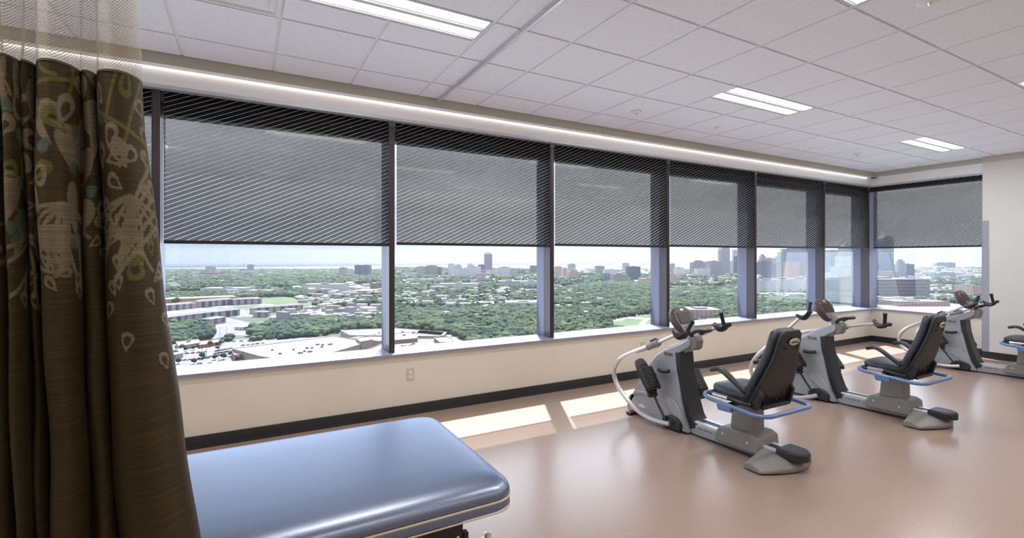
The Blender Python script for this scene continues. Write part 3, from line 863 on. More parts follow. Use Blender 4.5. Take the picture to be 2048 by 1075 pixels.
# ------------------------------------------------------------------ treatment table
TZ = .578
tb = empty('treatment_table', (-.2, 2.20, 0)); tag(tb, 'padded treatment table with dark navy vinyl top and cream piping by the curtain', 'treatment table')
def rrect(x0, x1, y0, y1, r, n=8):
    P = []
    for cx, cy, a0 in ((x1-r, y1-r, 0), (x0+r, y1-r, 90), (x0+r, y0+r, 180), (x1-r, y0+r, 270)):
        for k in range(n+1):
            a_ = math.radians(a0+90*k/n); P.append((cx+r*math.cos(a_), cy+r*math.sin(a_)))
    return P
X0, X1, Y0, Y1 = -1.10, 1.168, -.505, .505
b = MB(); rings = []
for ins, z in ((.004, -.046), (.0, -.038), (.002, -.022), (.010, -.006), (.026, .006), (.050, .015), (.085, .020), (.14, .023), (.26, .025)):
    rings.append([(x, y, TZ-.0+z) for x, y in rrect(X0+ins, X1-ins, Y0+ins, Y1-ins, max(.02, .10-ins*.3))])
b.loft(rings); b.build('top_pad', M['bed'], tb, smooth=True, angle=70)
def pipe(z, r):
    P = [(x, y, z) for x, y in rrect(X0, X1, Y0, Y1, .10)]
    return MB().ring(P, r, 8)
pipe(TZ-.048, .0045).build('piping', M['piping'], tb, smooth=True)
b = MB(); b.loft([[(x, y, TZ+z) for x, y in rrect(X0+i, X1-i, Y0+i, Y1-i, .10)] for i, z in ((.006, -.088), (.0, -.082), (.0, -.056), (.004, -.050))])
b.build('pad_border', M['bed'], tb, smooth=True)
pipe(TZ-.090, .0035).build('piping', M['piping'], tb, smooth=True)
MB().box((-1.02, -.42, TZ-.107), (1.02, .42, TZ-.094)).build('under_frame', M['dark'], tb, bevel=.004)
M['tblack'] = mat('black_powder_coat', (.014, .014, .018), .35, noise=.05)
for s_ in (-1, 1):
    P = [(-.86, .20), (.78, .20)] + [(x, z) for x, z in arc_pts(.78, .40, .055, 0, 90, 6)][0:] + [(-.80, .455)]
    P = [(-.86, .18), (.97, .18), (.97, .42)] + arc_pts(.91, .420, .06, 0, 90, 6)[1:] + [(-.86, .480)]
    pl = MB().prism(P, s_*.385, s_*.40, axis='y').build('side_cover', M['tblack'], tb, bevel=.003)
    MB().box((.97, min(s_*.375, s_*.405), .345), (.992, max(s_*.375, s_*.405), .385)).build('end_bracket', M['tblack'], pl, bevel=.002)
    MB().lathe([(0, -.004), (.007, -.003), (.007, .002), (0, .002)], (.945, s_*.4015, .375), 10, 'y').build('bolt', M['chrome'], pl, smooth=True)
bf = MB()
for x in (-.85, .80):
    bf.box((x-.03, -.30, .09), (x+.03, .30, .15))
bf.box((-.85, -.03, .09), (.80, .03, .15)); bf.box((-.7, -.28, .15), (-.64, .28, .45)); bf.box((.54, -.28, .15), (.60, .28, .45))
bf.build('base_frame', M['tblack'], tb, bevel=.005)
for x in (-.85, .80):
    for y in (-.30, .30):
        cs = MB().box((x-.012, y-.012, .085), (x+.012, y+.012, .12)).build('caster', M['chrome'], tb, bevel=.003)
        MB().lathe([(0, -.014), (.030, -.014), (.034, -.006), (.034, .006), (.030, .014), (0, .014)], (x, y, .035), 16, 'y').build('wheel', M['black'], cs, smooth=True)
        MB().box((x-.020, y-.019, .035), (x+.020, y-.016, .088)).box((x-.020, y+.016, .035), (x+.020, y+.019, .088)).build('fork', M['chrome'], cs, bevel=.002)
# chrome foot control beyond the table end
fc = MB().tube(smooth_path([(.80, .08, .10), (.90, .08, .05), (1.0, .08, .03), (1.31, .085, .028)], 4), .009, 10)
fo = fc.build('foot_lever', M['chrome'], tb, smooth=True)
MB().lathe([(0, 0), (.018, 0), (.022, .012), (.016, .03), (0, .034)], (1.316, .085, .022), 14).build('lever_knob', M['chrome'], fo, smooth=True)
MB().tube([(1.316, .085, 0), (1.316, .085, .03)], .01, 8).build('lever_foot', M['black'], fo)

# ------------------------------------------------------------------ privacy curtain
CK = 1.60/3.12
def curtain():
    Vc = 3.12
    def upx(px, V=Vc):
        a_ = (px-1024)/F; s_, c_ = math.sin(YAW), math.cos(YAW)
        return V*(s_+c_*a_)/(c_-s_*a_)
    ztop, zb = EYE+(ZC-.03-EYE)/CK, EYE-1.30/CK
    zmesh = 2.405
    # fold creases: position along the track at the top and at the hem (metres), and how deep each bulge is
    top = [upx(x) for x in (-330, -255, -190, -130, -62, 6, 51, 76, 163, 196, 283)]
    bot = [upx(x) for x in (-330, -250, -180, -100, -20, 52, 80, 112, 188, 240, 394)]
    dep = [.08, .11, .08, .11, .09, .12, .07, .15, .07, .15]
    kind = [0, 0, 0, 0, 0, 0, 0, 0, 0, 0]
    NZ = 560
    per = 80
    W = []; acc = 0.0; svals = []
    for i in range(len(dep)):
        for k in range(per): svals.append((i, k/per))
    svals.append((len(dep)-1, 1.0))
    ns = len(svals)
    zz = np.concatenate([np.linspace(ztop, zmesh, 120), np.linspace(zmesh, zb, 760)])
    nz = len(zz)
    X = np.zeros((nz, ns)); Y = np.zeros((nz, ns)); A = np.zeros((nz, ns))
    tz = (EYE + (517-150)/F*2.40 - zz) / (EYE + (517-150)/F*2.40 - .09)
    tz = np.clip(tz, -.45, 1.06)
    fl = np.where(tz > 0, tz**1.15, tz*.35)
    for j, (i, q) in enumerate(svals):
        qx = .5-.5*math.cos(math.pi*q)*(1-.12*math.sin(math.pi*q)**2)
        t0 = top[i] + (top[i+1]-top[i])*qx
        b0 = bot[i] + (bot[i+1]-bot[i])*qx
        wob = .006*np.sin(zz*3.1+i*1.7)*math.sin(math.pi*min(1, q+.15)) + .004*np.sin(zz*7.3+i*2.3)
        X[:, j] = t0 + (b0-t0)*fl + wob
        bulge = math.sin(math.pi*q)**.85 if 0 < q < 1 else 0
        d = dep[i]*(1+.35*np.clip(tz, 0, 1))
        Y[:, j] = Vc - d*bulge + .012*np.sin(zz*2.2+i) + .004*np.sin(9*zz+5*q+i)*bulge
        if i == len(dep)-1:   # last fold has a soft ridge near its free edge
            Y[:, j] += .018*np.exp(-((q-.78)/.10)**2)*np.clip(tz+.2, 0, 1)
    # run of cloth: arc length along the middle row, used as the cloth's own width coordinate
    mid = int(nz*.5)
    dl = np.hypot(np.diff(X[mid]), np.diff(Y[mid])); S_ = np.concatenate([[0], np.cumsum(dl)])
    return X, Y, zz, S_, svals, zmesh
X, Y, zz, S_, sv, zmesh = curtain()
Send = S_[-1]

def pattern(S2, Z2):
    """woven leaf pattern as flat thread colours: returns index 0 ground, 1 beige, 2 teal, 3 olive"""
    P = np.zeros(S2.shape, dtype=np.int8)
    rng = random.Random(5)
    def band_lim(s):   # how low the printed motifs come down, by place across the cloth
        return 1.35
    def disk(cx, cz, rx, rz, rot_, hollow, idx, w=.008):
        c_, s_ = math.cos(rot_), math.sin(rot_)
        x = (S2-cx)*c_ + (Z2-cz)*s_; y = -(S2-cx)*s_ + (Z2-cz)*c_
        # leaf: teardrop
        k = 1 + .55*np.clip(y/rz, -1, 1)
        d = np.sqrt((x/(rx*k))**2 + (y/rz)**2)
        if hollow: m_ = np.abs(d-1) < w/min(rx, rz)
        else: m_ = d < 1
        P[m_] = idx
    def stroke(pts, w, idx):
        for a, b in zip(pts[:-1], pts[1:]):
            ax, az = a; bx, bz = b; L2 = (bx-ax)**2+(bz-az)**2+1e-9
            lo = (min(ax, bx)-.03, max(ax, bx)+.03)
            m_ = (S2 > lo[0]) & (S2 < lo[1])
            t = np.clip(((S2-ax)*(bx-ax)+(Z2-az)*(bz-az))/L2, 0, 1)
            d = np.hypot(S2-ax-t*(bx-ax), Z2-az-t*(bz-az))
            P[m_ & (d < w)] = idx
    def stem(x, z, ang, L, w, idx, bend, leaf, n=16):
        pts = []; 
        for k in range(n+1):
            pts.append((x, z)); x += L/n*math.sin(ang); z -= L/n*math.cos(ang); ang += bend/n
        stroke(pts, w, idx)
        if leaf: disk(x+.02*math.sin(ang), z-.02*math.cos(ang), .016, .03, -ang, True, idx, .006)
    # olive arcs, big beige blocks, stems that fan out, then loops, teal dots and single drops
    def sx(f): return Send*f
    for k in range(30):
        stem(rng.uniform(0, Send), rng.uniform(1.6, 2.5), rng.uniform(-1.2, 1.2), rng.uniform(.2, .5), .010, 3, rng.uniform(-2.5, 2.5), rng.random() < .4)
    for k in range(85):
        disk(rng.uniform(0, Send*.86), rng.uniform(1.55, 2.42), rng.uniform(.03, .065), rng.uniform(.06, .17), rng.uniform(-.6, .6), False, 1)
    for k in range(110):
        disk(rng.uniform(0, Send*.88), rng.uniform(1.45, 2.42), rng.uniform(.022, .042), rng.uniform(.026, .05), rng.uniform(0, 3), False, 2)
    for cx, cz in ((Send*.30, 1.72), (Send*.58, 1.62), (Send*.72, 1.75), (Send*.93, 1.80), (Send*.08, 1.7)):
        for k in range(9):
            a_ = -1.25 + k*.3 + rng.uniform(-.1, .1)
            stem(cx, cz, a_, rng.uniform(.2, .42), .0095, 1, rng.uniform(-.9, .9), True)
    for k in range(70):
        disk(rng.uniform(0, Send), rng.uniform(1.42, 2.42), rng.uniform(.02, .04), rng.uniform(.035, .065), rng.uniform(-3, 3), True, 1 if k % 4 else 3, .009)
    for k in range(26):
        disk(Send*rng.uniform(.84, .99), rng.uniform(1.38, 2.3), rng.uniform(.02, .034), rng.uniform(.034, .055), rng.uniform(-1, 1), True, 1, .008)
    for k in range(5):
        stem(Send*(.985-.0*k), 1.95-.075*k, -.85-.05*k, .38, .012, 1, .55, k % 2 == 0)
    for (f, z, r_) in ((.955, 1.30, .3), (.88, 1.24, -.4), (.985, 1.17, .5), (.965, .97, .2), (.30, 1.16, 0), (.62, 1.24, .4), (.45, 1.13, -.2), (.15, 1.2, .3), (.91, 1.09, -.2)):
        disk(Send*f, z, .02, .037, r_, True, 1, .0055)
    return P

def cloth_objects():
    root = empty('privacy_curtain', (0, 0, 0))
    tag(root, 'brown leaf-patterned privacy curtain with open netting along its top, hanging at the left', 'curtain')
    nzr, ns = X.shape
    k0 = 120
    def grid(rows, name, matn, colors=None, off=0.0):
        n = len(rows); v = np.empty((n*ns, 3), np.float32)
        v[:, 0] = X[rows].ravel(); v[:, 1] = Y[rows].ravel()+off; v[:, 2] = np.repeat(zz[rows], ns)
        uvz = v[:, 2].copy(); v[:, 0] *= CK; v[:, 1] *= CK; v[:, 2] = EYE + (v[:, 2]-EYE)*CK
        idx = np.arange(n*ns).reshape(n, ns)
        q = np.stack([idx[:-1, :-1], idx[1:, :-1], idx[1:, 1:], idx[:-1, 1:]], -1).reshape(-1, 4)
        me = bpy.data.meshes.new(name); me.vertices.add(len(v)); me.vertices.foreach_set('co', v.ravel())
        me.loops.add(q.size); me.loops.foreach_set('vertex_index', q.ravel().astype(np.int32))
        me.polygons.add(len(q)); me.polygons.foreach_set('loop_start', np.arange(0, q.size, 4, dtype=np.int32))
        me.polygons.foreach_set('loop_total', np.full(len(q), 4, np.int32))
        me.update(); me.polygons.foreach_set('use_smooth', np.ones(len(q), bool))
        uv = me.uv_layers.new(name='cloth')
        Sg = np.tile(S_, n); uvc = np.stack([Sg, uvz], -1)[q.ravel()]
        uv.data.foreach_set('uv', uvc.ravel().astype(np.float32))
        if colors is not None:
            ca = me.color_attributes.new('thread', 'FLOAT_COLOR', 'POINT')
            ca.data.foreach_set('color', colors.ravel().astype(np.float32))
        me.materials.append(matn); me.validate()
        o = bpy.data.objects.new(name, me); COL.objects.link(o); o.parent = root; KIDS.setdefault(root.name, []).append(o)
        return o
    # refine rows of cloth for the pattern
    rows = np.arange(k0, nzr)
    S2 = np.tile(S_, (len(rows), 1)); Z2 = np.repeat(zz[rows][:, None], ns, 1)
    P = pattern(S2, Z2)
    pal = np.array([(.050, .034, .015, 1), (.165, .13, .082, 1), (.075, .10, .075, 1), (.105, .095, .022, 1)])
    cl = pal[P]
    # the thread of the cloth: plain brown low down, olive-brown above; a woven difference of the cloth itself
    m, nt, b, N, L = nodes('patterned_curtain_cloth')
    at = N('ShaderNodeAttribute'); at.attribute_name = 'thread'
    uv = N('ShaderNodeUVMap'); mp = N('ShaderNodeMapping'); mp.inputs['Scale'].default_value = (3, 170, 1)
    L(uv.outputs[0], mp.inputs[0]); nz = N('ShaderNodeTexNoise'); nz.inputs['Scale'].default_value = 1.0; nz.inputs['Detail'].default_value = 3; L(mp.outputs[0], nz.inputs[0])
    mr = N('ShaderNodeMapRange'); mr.inputs['From Min'].default_value = .45; mr.inputs['From Max'].default_value = .75; mr.inputs['To Min'].default_value = .9; mr.inputs['To Max'].default_value = 1.5; L(nz.outputs[0], mr.inputs[0])
    vs = N('ShaderNodeVectorMath'); vs.operation = 'SCALE'; L(at.outputs['Color'], vs.inputs[0]); L(mr.outputs[0], vs.inputs['Scale']); L(vs.outputs[0], b.inputs['Base Color'])
    b.inputs['Roughness'].default_value = .55; b.inputs['Specular IOR Level'].default_value = .12
    grid(rows, 'curtain_cloth', m, cl)
    # netting
    m, nt, b, N, L = nodes('curtain_netting')
    out = nt.nodes['Material Output']; uv = N('ShaderNodeUVMap'); sp = N('ShaderNodeSeparateXYZ'); L(uv.outputs[0], sp.inputs[0])
    def MM(op, a, b2=None):
        n_ = N('ShaderNodeMath'); n_.operation = op
        for i_, q in enumerate((a, b2)):
            if q is None: continue
            if isinstance(q, (int, float)): n_.inputs[i_].default_value = q
            else: L(q, n_.inputs[i_])
        return n_.outputs[0]
    u_ = MM('MULTIPLY', sp.outputs[0], math.pi/.018); w_ = MM('MULTIPLY', sp.outputs[1], math.pi/.015)
    l1 = MM('ABSOLUTE', MM('SINE', MM('ADD', u_, w_))); l2 = MM('ABSOLUTE', MM('SINE', MM('SUBTRACT', u_, w_)))
    ln = MM('LESS_THAN', MM('MINIMUM', l1, l2), .42)
    tr = N('ShaderNodeBsdfTransparent'); mx = N('ShaderNodeMixShader')
    b.inputs['Base Color'].default_value = (.42, .35, .25, 1); b.inputs['Roughness'].default_value = .7
    L(ln, mx.inputs[0]); L(tr.outputs[0], mx.inputs[1]); L(b.outputs[0], mx.inputs[2]); L(mx.outputs[0], out.inputs[0])
    grid(np.arange(0, k0+2), 'netting', m, None, .0)
    # hem where the netting is sewn to the cloth
    n = ns; k = k0
    hm = MB(); rings = []
    for j in range(0, ns, 4):
        x, y = X[k, j], Y[k, j]
        x *= CK; y *= CK; z_ = EYE+(zz[k]-EYE)*CK-.001
        rings.append([(x, y-.0015, z_+.003), (x, y-.002, z_-.0025), (x, y+.001, z_-.0025), (x, y+.001, z_+.003)])
    hm.loft(rings); hm.build('seam', mat('curtain_seam', (.07, .06, .028), .6, noise=.05), root, smooth=True)
    # track over it
    tk = empty('curtain_track', (0, 0, 0)); tag(tk, 'ceiling track that carries the patterned curtain, above the picture', 'curtain track')
    MB().box((-1.9, 1.555, ZC-.025), (-.2, 1.585, ZC-.001)).build('rail', M['alu'], tk, bevel=.001)
cloth_objects()
# ------------------------------------------------------------------ the city below
AK = .60
_mat = mat
def mat(name, col, *a, **k): return _mat(name, tuple(c*AK for c in col), *a, **k)
GH = 105.0                     # eye height over the ground
ZG = EYE - GH
SY, CY = math.sin(YAW), math.cos(YAW)
def gp(px, py):
    """ground point seen at a place in the photo"""
    Z = F*GH/(py-517.0); a_ = (px-1024)/F
    return Z*(SY+CY*a_), Z*(CY-SY*a_), Z
def in_px(x, y, z=ZG):
    Xc = CY*x-SY*y; Zc = SY*x+CY*y
    return 1024+F*Xc/Zc, 517+F*(EYE-z)/Zc, Zc
rng = random.Random(11)

def ground_mat():
    m, nt, b, N, L = nodes('city_ground')
    tc = N('ShaderNodeTexCoord')
    n1 = N('ShaderNodeTexNoise'); n1.inputs['Scale'].default_value = .006; n1.inputs['Detail'].default_value = 8; n1.inputs['Roughness'].default_value = .7
    L(tc.outputs['Object'], n1.inputs[0])
    cr = N('ShaderNodeValToRGB'); e = cr.color_ramp.elements
    e[0].position = .40; e[0].color = (.028, .045, .028, 1); e[1].position = .62; e[1].color = (.21, .195, .19, 1)
    q = cr.color_ramp.elements.new(.50); q.color = (.048, .068, .044, 1)
    q = cr.color_ramp.elements.new(.56); q.color = (.20, .20, .18, 1)
    L(n1.outputs[0], cr.inputs[0]); L(cr.outputs[0], b.inputs['Base Color']); b.inputs['Roughness'].default_value = .9
    return m
gm = MB(); n = 48; R_ = 7400.0
def rad_(d):    # the land stretches farther to the right
    t = min(1, max(0, (d+7)/79)); return 6700+5800*t**1.6
gm.add([(0, 0, 0)] + [(rad_(-50+170*k/n)*math.sin(math.radians(-50+170*k/n)), rad_(-50+170*k/n)*math.cos(math.radians(-50+170*k/n)), 0) for k in range(n+1)], [(0, k+1, k+2) for k in range(n)])
gd_ = gm.build('ground', ground_mat(), loc=(0, 0, ZG)); gd_['kind'] = 'structure'

def patch(pxs, name, matn, lab=None, cat=None, kind=None, dz=.3):
    P = [gp(*p) for p in pxs]
    o = MB().prism([(x, y) for x, y, _ in P], ZG, ZG+dz, axis='z').build(name, matn)
    return tag(o, lab, cat, None, kind)
M['asphalt'] = mat('pale_concrete_lot', (.235, .215, .215), .9, noise=.12, nscale=.08)
M['road'] = mat('road_surface', (.215, .20, .205), .9, noise=.08, nscale=.05)
M['lawn'] = mat('mown_grass', (.10, .145, .055), .95, noise=.15, nscale=.02)
M['path'] = mat('pale_path', (.34, .31, .26), .9, noise=.05, nscale=.05)
patch([(300, 780), (300, 690), (390, 668), (450, 680), (640, 672), (760, 690), (960, 720), (700, 790)], 'parking_lot', M['asphalt'], 'pale concrete parking lot below the window beside the curtain', 'parking lot')
patch([(300, 700), (300, 690), (420, 655), (430, 630), (500, 645), (490, 660), (420, 680)], 'street', M['road'], 'pale street bending away beside the parking lot', 'street', None, .4)
patch([(480, 598), (560, 594), (640, 598), (700, 606), (620, 612), (520, 606)], 'lawn', M['lawn'], 'open green lawn behind the brown apartments', 'lawn', None, .5)
patch([(1215, 660), (1250, 637), (1290, 630), (1345, 632), (1345, 656)], 'meadow', M['lawn'], 'green meadow with a pale path in the third window', 'meadow', None, .5)
patch([(1252, 637), (1256, 634), (1345, 640), (1345, 643)], 'footpath', M['path'], 'pale footpath across the green meadow', 'footpath', None, .7)
patch([(1276, 650), (1290, 650), (1296, 640), (1286, 640)], 'footpath', M['path'], 'short wide branch of the pale footpath in the meadow', 'footpath', None, .8)
patch([(1660, 640), (1650, 612), (1990, 606), (2000, 640)], 'parking_lot', M['asphalt'], 'pale paved yard below the end window', 'parking lot', None, .3)

MC = {}
if HAZE:
    hm_ = bpy.data.materials.new('summer_haze'); hm_.use_nodes = True; nt_ = hm_.node_tree; nt_.nodes.clear()
    o_ = nt_.nodes.new('ShaderNodeOutputMaterial'); vs_ = nt_.nodes.new('ShaderNodeVolumeScatter'); vs_.inputs['Density'].default_value = HAZE
    vs_.inputs['Color'].default_value = (.80, .88, 1.0, 1); vs_.inputs['Anisotropy'].default_value = .3
    nt_.links.new(vs_.outputs[0], o_.inputs['Volume'])
    hz_ = MB().box((-9000, 60, ZG-5), (14000, 14000, ZG+330)).build('haze', hm_); hz_['kind'] = 'stuff'; tag(hz_, 'thin pale haze lying over the distant city')
def facade(wall, win=(.10, .12, .16), roof=(.45, .44, .43), du=6.0, dz=3.6, fu=.55, fz=.55, gloss=.35):
    key = (wall, win, roof, du, dz, fu, fz)
    if key in MC: return MC[key]
    m, nt, b, N, L = nodes('facade')
    tc = N('ShaderNodeTexCoord'); sp = N('ShaderNodeSeparateXYZ'); L(tc.outputs['Object'], sp.inputs[0])
    def MM(op, a, b2=None):
        n_ = N('ShaderNodeMath'); n_.operation = op
        for i_, q in enumerate((a, b2)):
            if q is None: continue
            if isinstance(q, (int, float)): n_.inputs[i_].default_value = q
            else: L(q, n_.inputs[i_])
        return n_.outputs[0]
    u_ = MM('FRACT', MM('DIVIDE', MM('ADD', MM('ADD', sp.outputs[0], sp.outputs[1]), 1000.0), du))
    w_ = MM('FRACT', MM('DIVIDE', MM('ADD', sp.outputs[2], .4), dz))
    mk = MM('MULTIPLY', MM('LESS_THAN', u_, fu), MM('LESS_THAN', w_, fz))
    g_ = N('ShaderNodeNewGeometry'); sn = N('ShaderNodeSeparateXYZ'); L(g_.outputs['Normal'], sn.inputs[0])
    up = MM('GREATER_THAN', sn.outputs[2], .35)
    m1 = N('ShaderNodeMix'); m1.data_type = 'RGBA'; m1.inputs['A'].default_value = (*[c*AK for c in wall], 1); m1.inputs['B'].default_value = (*[c*AK for c in win], 1); L(mk, m1.inputs['Factor'])
    m2 = N('ShaderNodeMix'); m2.data_type = 'RGBA'; m2.inputs['B'].default_value = (*[c*AK for c in roof], 1); L(up, m2.inputs['Factor']); L(m1.outputs['Result'], m2.inputs['A'])
    L(m2.outputs['Result'], b.inputs['Base Color']); b.inputs['Roughness'].default_value = .6
    MC[key] = m; return m

ROT0 = -YAW
CITY = []; FOOT = []
def building(x0, x1, yb, yt, matn, lab, name='office_building', cat='building', depth=None, rz=0.0, shape='box', extra=True, group=None):
    """a building whose foot is seen at yb and top at yt between x0 and x1"""
    xm = (x0+x1)/2
    for _ in range(60):      # stand clear of what is already built
        gx, gy, Z = gp(xm, yb); w_ = (x1-x0)*Z/F; d_ = depth if depth else min(w_, 60)
        lat = (xm-1024)/F*Z
        if not any(abs(lat-l2) < (w_+w2)/2-.5 and Z-1 < z2+d2 and z2-1 < Z+d_ for (l2, w2, z2, d2) in FOOT): break
        yb -= min(.35, (yb-517)*.008)
    FOOT.append((lat, w_, Z, d_))
    w_ = (x1-x0)*Z/F / (abs(math.cos(rz)) + .0); h_ = (yb-yt)*Z/F
    d_ = depth if depth else min(w_, 60)
    yaw = ROT0 + rz - math.atan((xm-1024)/F)*.0
    o = empty(name, (0, 0, 0)); o.location = (gx + SY*d_/2, gy + CY*d_/2, ZG); o.rotation_euler = (0, 0, yaw)
    tag(o, lab, cat, group)
    hw, hd = w_/2, d_/2
    b = MB()
    if shape == 'box': b.box((-hw, -hd, 0), (hw, hd, h_))
    elif shape == 'step':
        b.box((-hw, -hd, 0), (hw, hd, h_*.72)); b.box((-hw*.72, -hd*.72, h_*.72), (hw*.72, hd*.72, h_*.9)); b.box((-hw*.4, -hd*.4, h_*.9), (hw*.4, hd*.4, h_))
    elif shape == 'dome':
        R = []
        for z, k in [(0, 1), (h_*.80, 1), (h_*.87, .95), (h_*.93, .82), (h_*.97, .62), (h_, .3)]: R.append([(-hw*k, -hd, z), (hw*k, -hd, z), (hw*k, hd, z), (-hw*k, hd, z)])
        b.loft(R)
    elif shape == 'cyl':
        b.lathe([(hw, 0), (hw, h_*.90), (hw*.85, h_*.93), (hw*.85, h_*.98), (hw*.7, h_), (0, h_)], n=20)
    elif shape == 'peak':
        b.loft([[(-hw*k, -hd*k, z), (hw*k, -hd*k, z), (hw*k, hd*k, z), (-hw*k, hd*k, z)] for z, k in [(0, 1), (h_*.86, 1), (h_*.93, .6), (h_, .06)]])
    elif shape == 'oct':
        c = .3
        def oc(k, z): return [(-hw*k, -hd*k*(1-c), z), (-hw*k*(1-c), -hd*k, z), (hw*k*(1-c), -hd*k, z), (hw*k, -hd*k*(1-c), z), (hw*k, hd*k*(1-c), z), (hw*k*(1-c), hd*k, z), (-hw*k*(1-c), hd*k, z), (-hw*k, hd*k*(1-c), z)]
        b.loft([oc(1, 0), oc(1, h_*.93), oc(.85, h_*.96), oc(.75, h_)])
    elif shape == 'slant':
        b.add([(-hw, -hd, 0), (hw, -hd, 0), (hw, hd, 0), (-hw, hd, 0), (-hw, -hd, h_*.8), (hw, -hd, h_), (hw, hd, h_), (-hw, hd, h_*.8)], [(0,3,2,1),(4,5,6,7),(0,1,5,4),(1,2,6,5),(2,3,7,6),(3,0,4,7)])
    elif shape == 'gable':
        b.add([(-hw, -hd, 0), (hw, -hd, 0), (hw, hd, 0), (-hw, hd, 0), (-hw, -hd, h_*.65), (hw, -hd, h_*.65), (hw, hd, h_*.65), (-hw, hd, h_*.65), (-hw, 0, h_), (hw, 0, h_)],
              [(0,1,5,4), (2,3,7,6), (1,2,6,9,5), (3,0,4,8,7), (4,5,9,8), (6,7,8,9), (0,3,2,1)])
    b.build('walls', matn, o)
    if extra and shape == 'box':
        e = MB(); e.box((-hw, -hd, h_), (hw, -hd+.6, h_+1.0)); e.box((-hw, hd-.6, h_), (hw, hd, h_+1.0)); e.box((-hw, -hd, h_), (-hw+.6, hd, h_+1.0)); e.box((hw-.6, -hd, h_), (hw, hd, h_+1.0))
        e.build('parapet', M['bpale'], o)
        q = min(hw, hd)
        MB().box((-q*.4, -q*.3, h_), (q*.35, q*.4, h_+min(4, h_*.12+1.2))).build('rooftop_plant', M['bgrey'], o)
    CITY.append((x0, x1, yb, yt, o.location.x, o.location.y, max(w_, d_)/2))
    return o, hw, hd, h_
M['bpale'] = mat('pale_parapet', (.42, .41, .40), .8, noise=.03, nscale=.5)
M['bgrey'] = mat('grey_roof_plant', (.25, .25, .27), .7, noise=.05, nscale=.5)
WHT = facade((0.85, 0.84, 0.84), (.16, .18, .22), (.50, .50, .50))
WH2 = facade((0.725, 0.696, 0.667), (.20, .21, .24), (.52, .51, .50), 9.0, 4.0, .35, .4)
STRP = facade((0.98, 0.98, 0.99), (.24, .26, .32), (.50, .50, .50), 400.0, 3.8, .999, .45)
TAN = facade((0.551, 0.478, 0.42), (.13, .13, .15), (.40, .37, .35))
BRK = facade((0.348, 0.203, 0.174), (.12, .11, .13), (.33, .30, .29))
PNK = facade((0.652, 0.435, 0.362), (.24, .20, .20), (.45, .40, .38), 8.0, 4.0, .4, .5)
GLS = facade((0.102, 0.145, 0.246), (.05, .08, .15), (.20, .21, .23), 5.0, 3.8, .8, .8)
GL2 = facade((0.232, 0.29, 0.42), (.10, .13, .21), (.25, .26, .28), 5.0, 3.8, .7, .6)
GRY = facade((0.348, 0.362, 0.42), (.13, .14, .18), (.30, .30, .31), 4.0, 3.8, .5, .55)
LGR = facade((0.522, 0.536, 0.594), (.22, .24, .29), (.38, .38, .39), 4.0, 3.8, .5, .55)
PUR = facade((0.348, 0.29, 0.377), (.14, .12, .18), (.25, .22, .26), 4.0, 3.8, .5, .6)
DKB = facade((0.145, 0.189, 0.29), (.06, .08, .13), (.16, .17, .20), 6.0, 4.0, .6, .6)

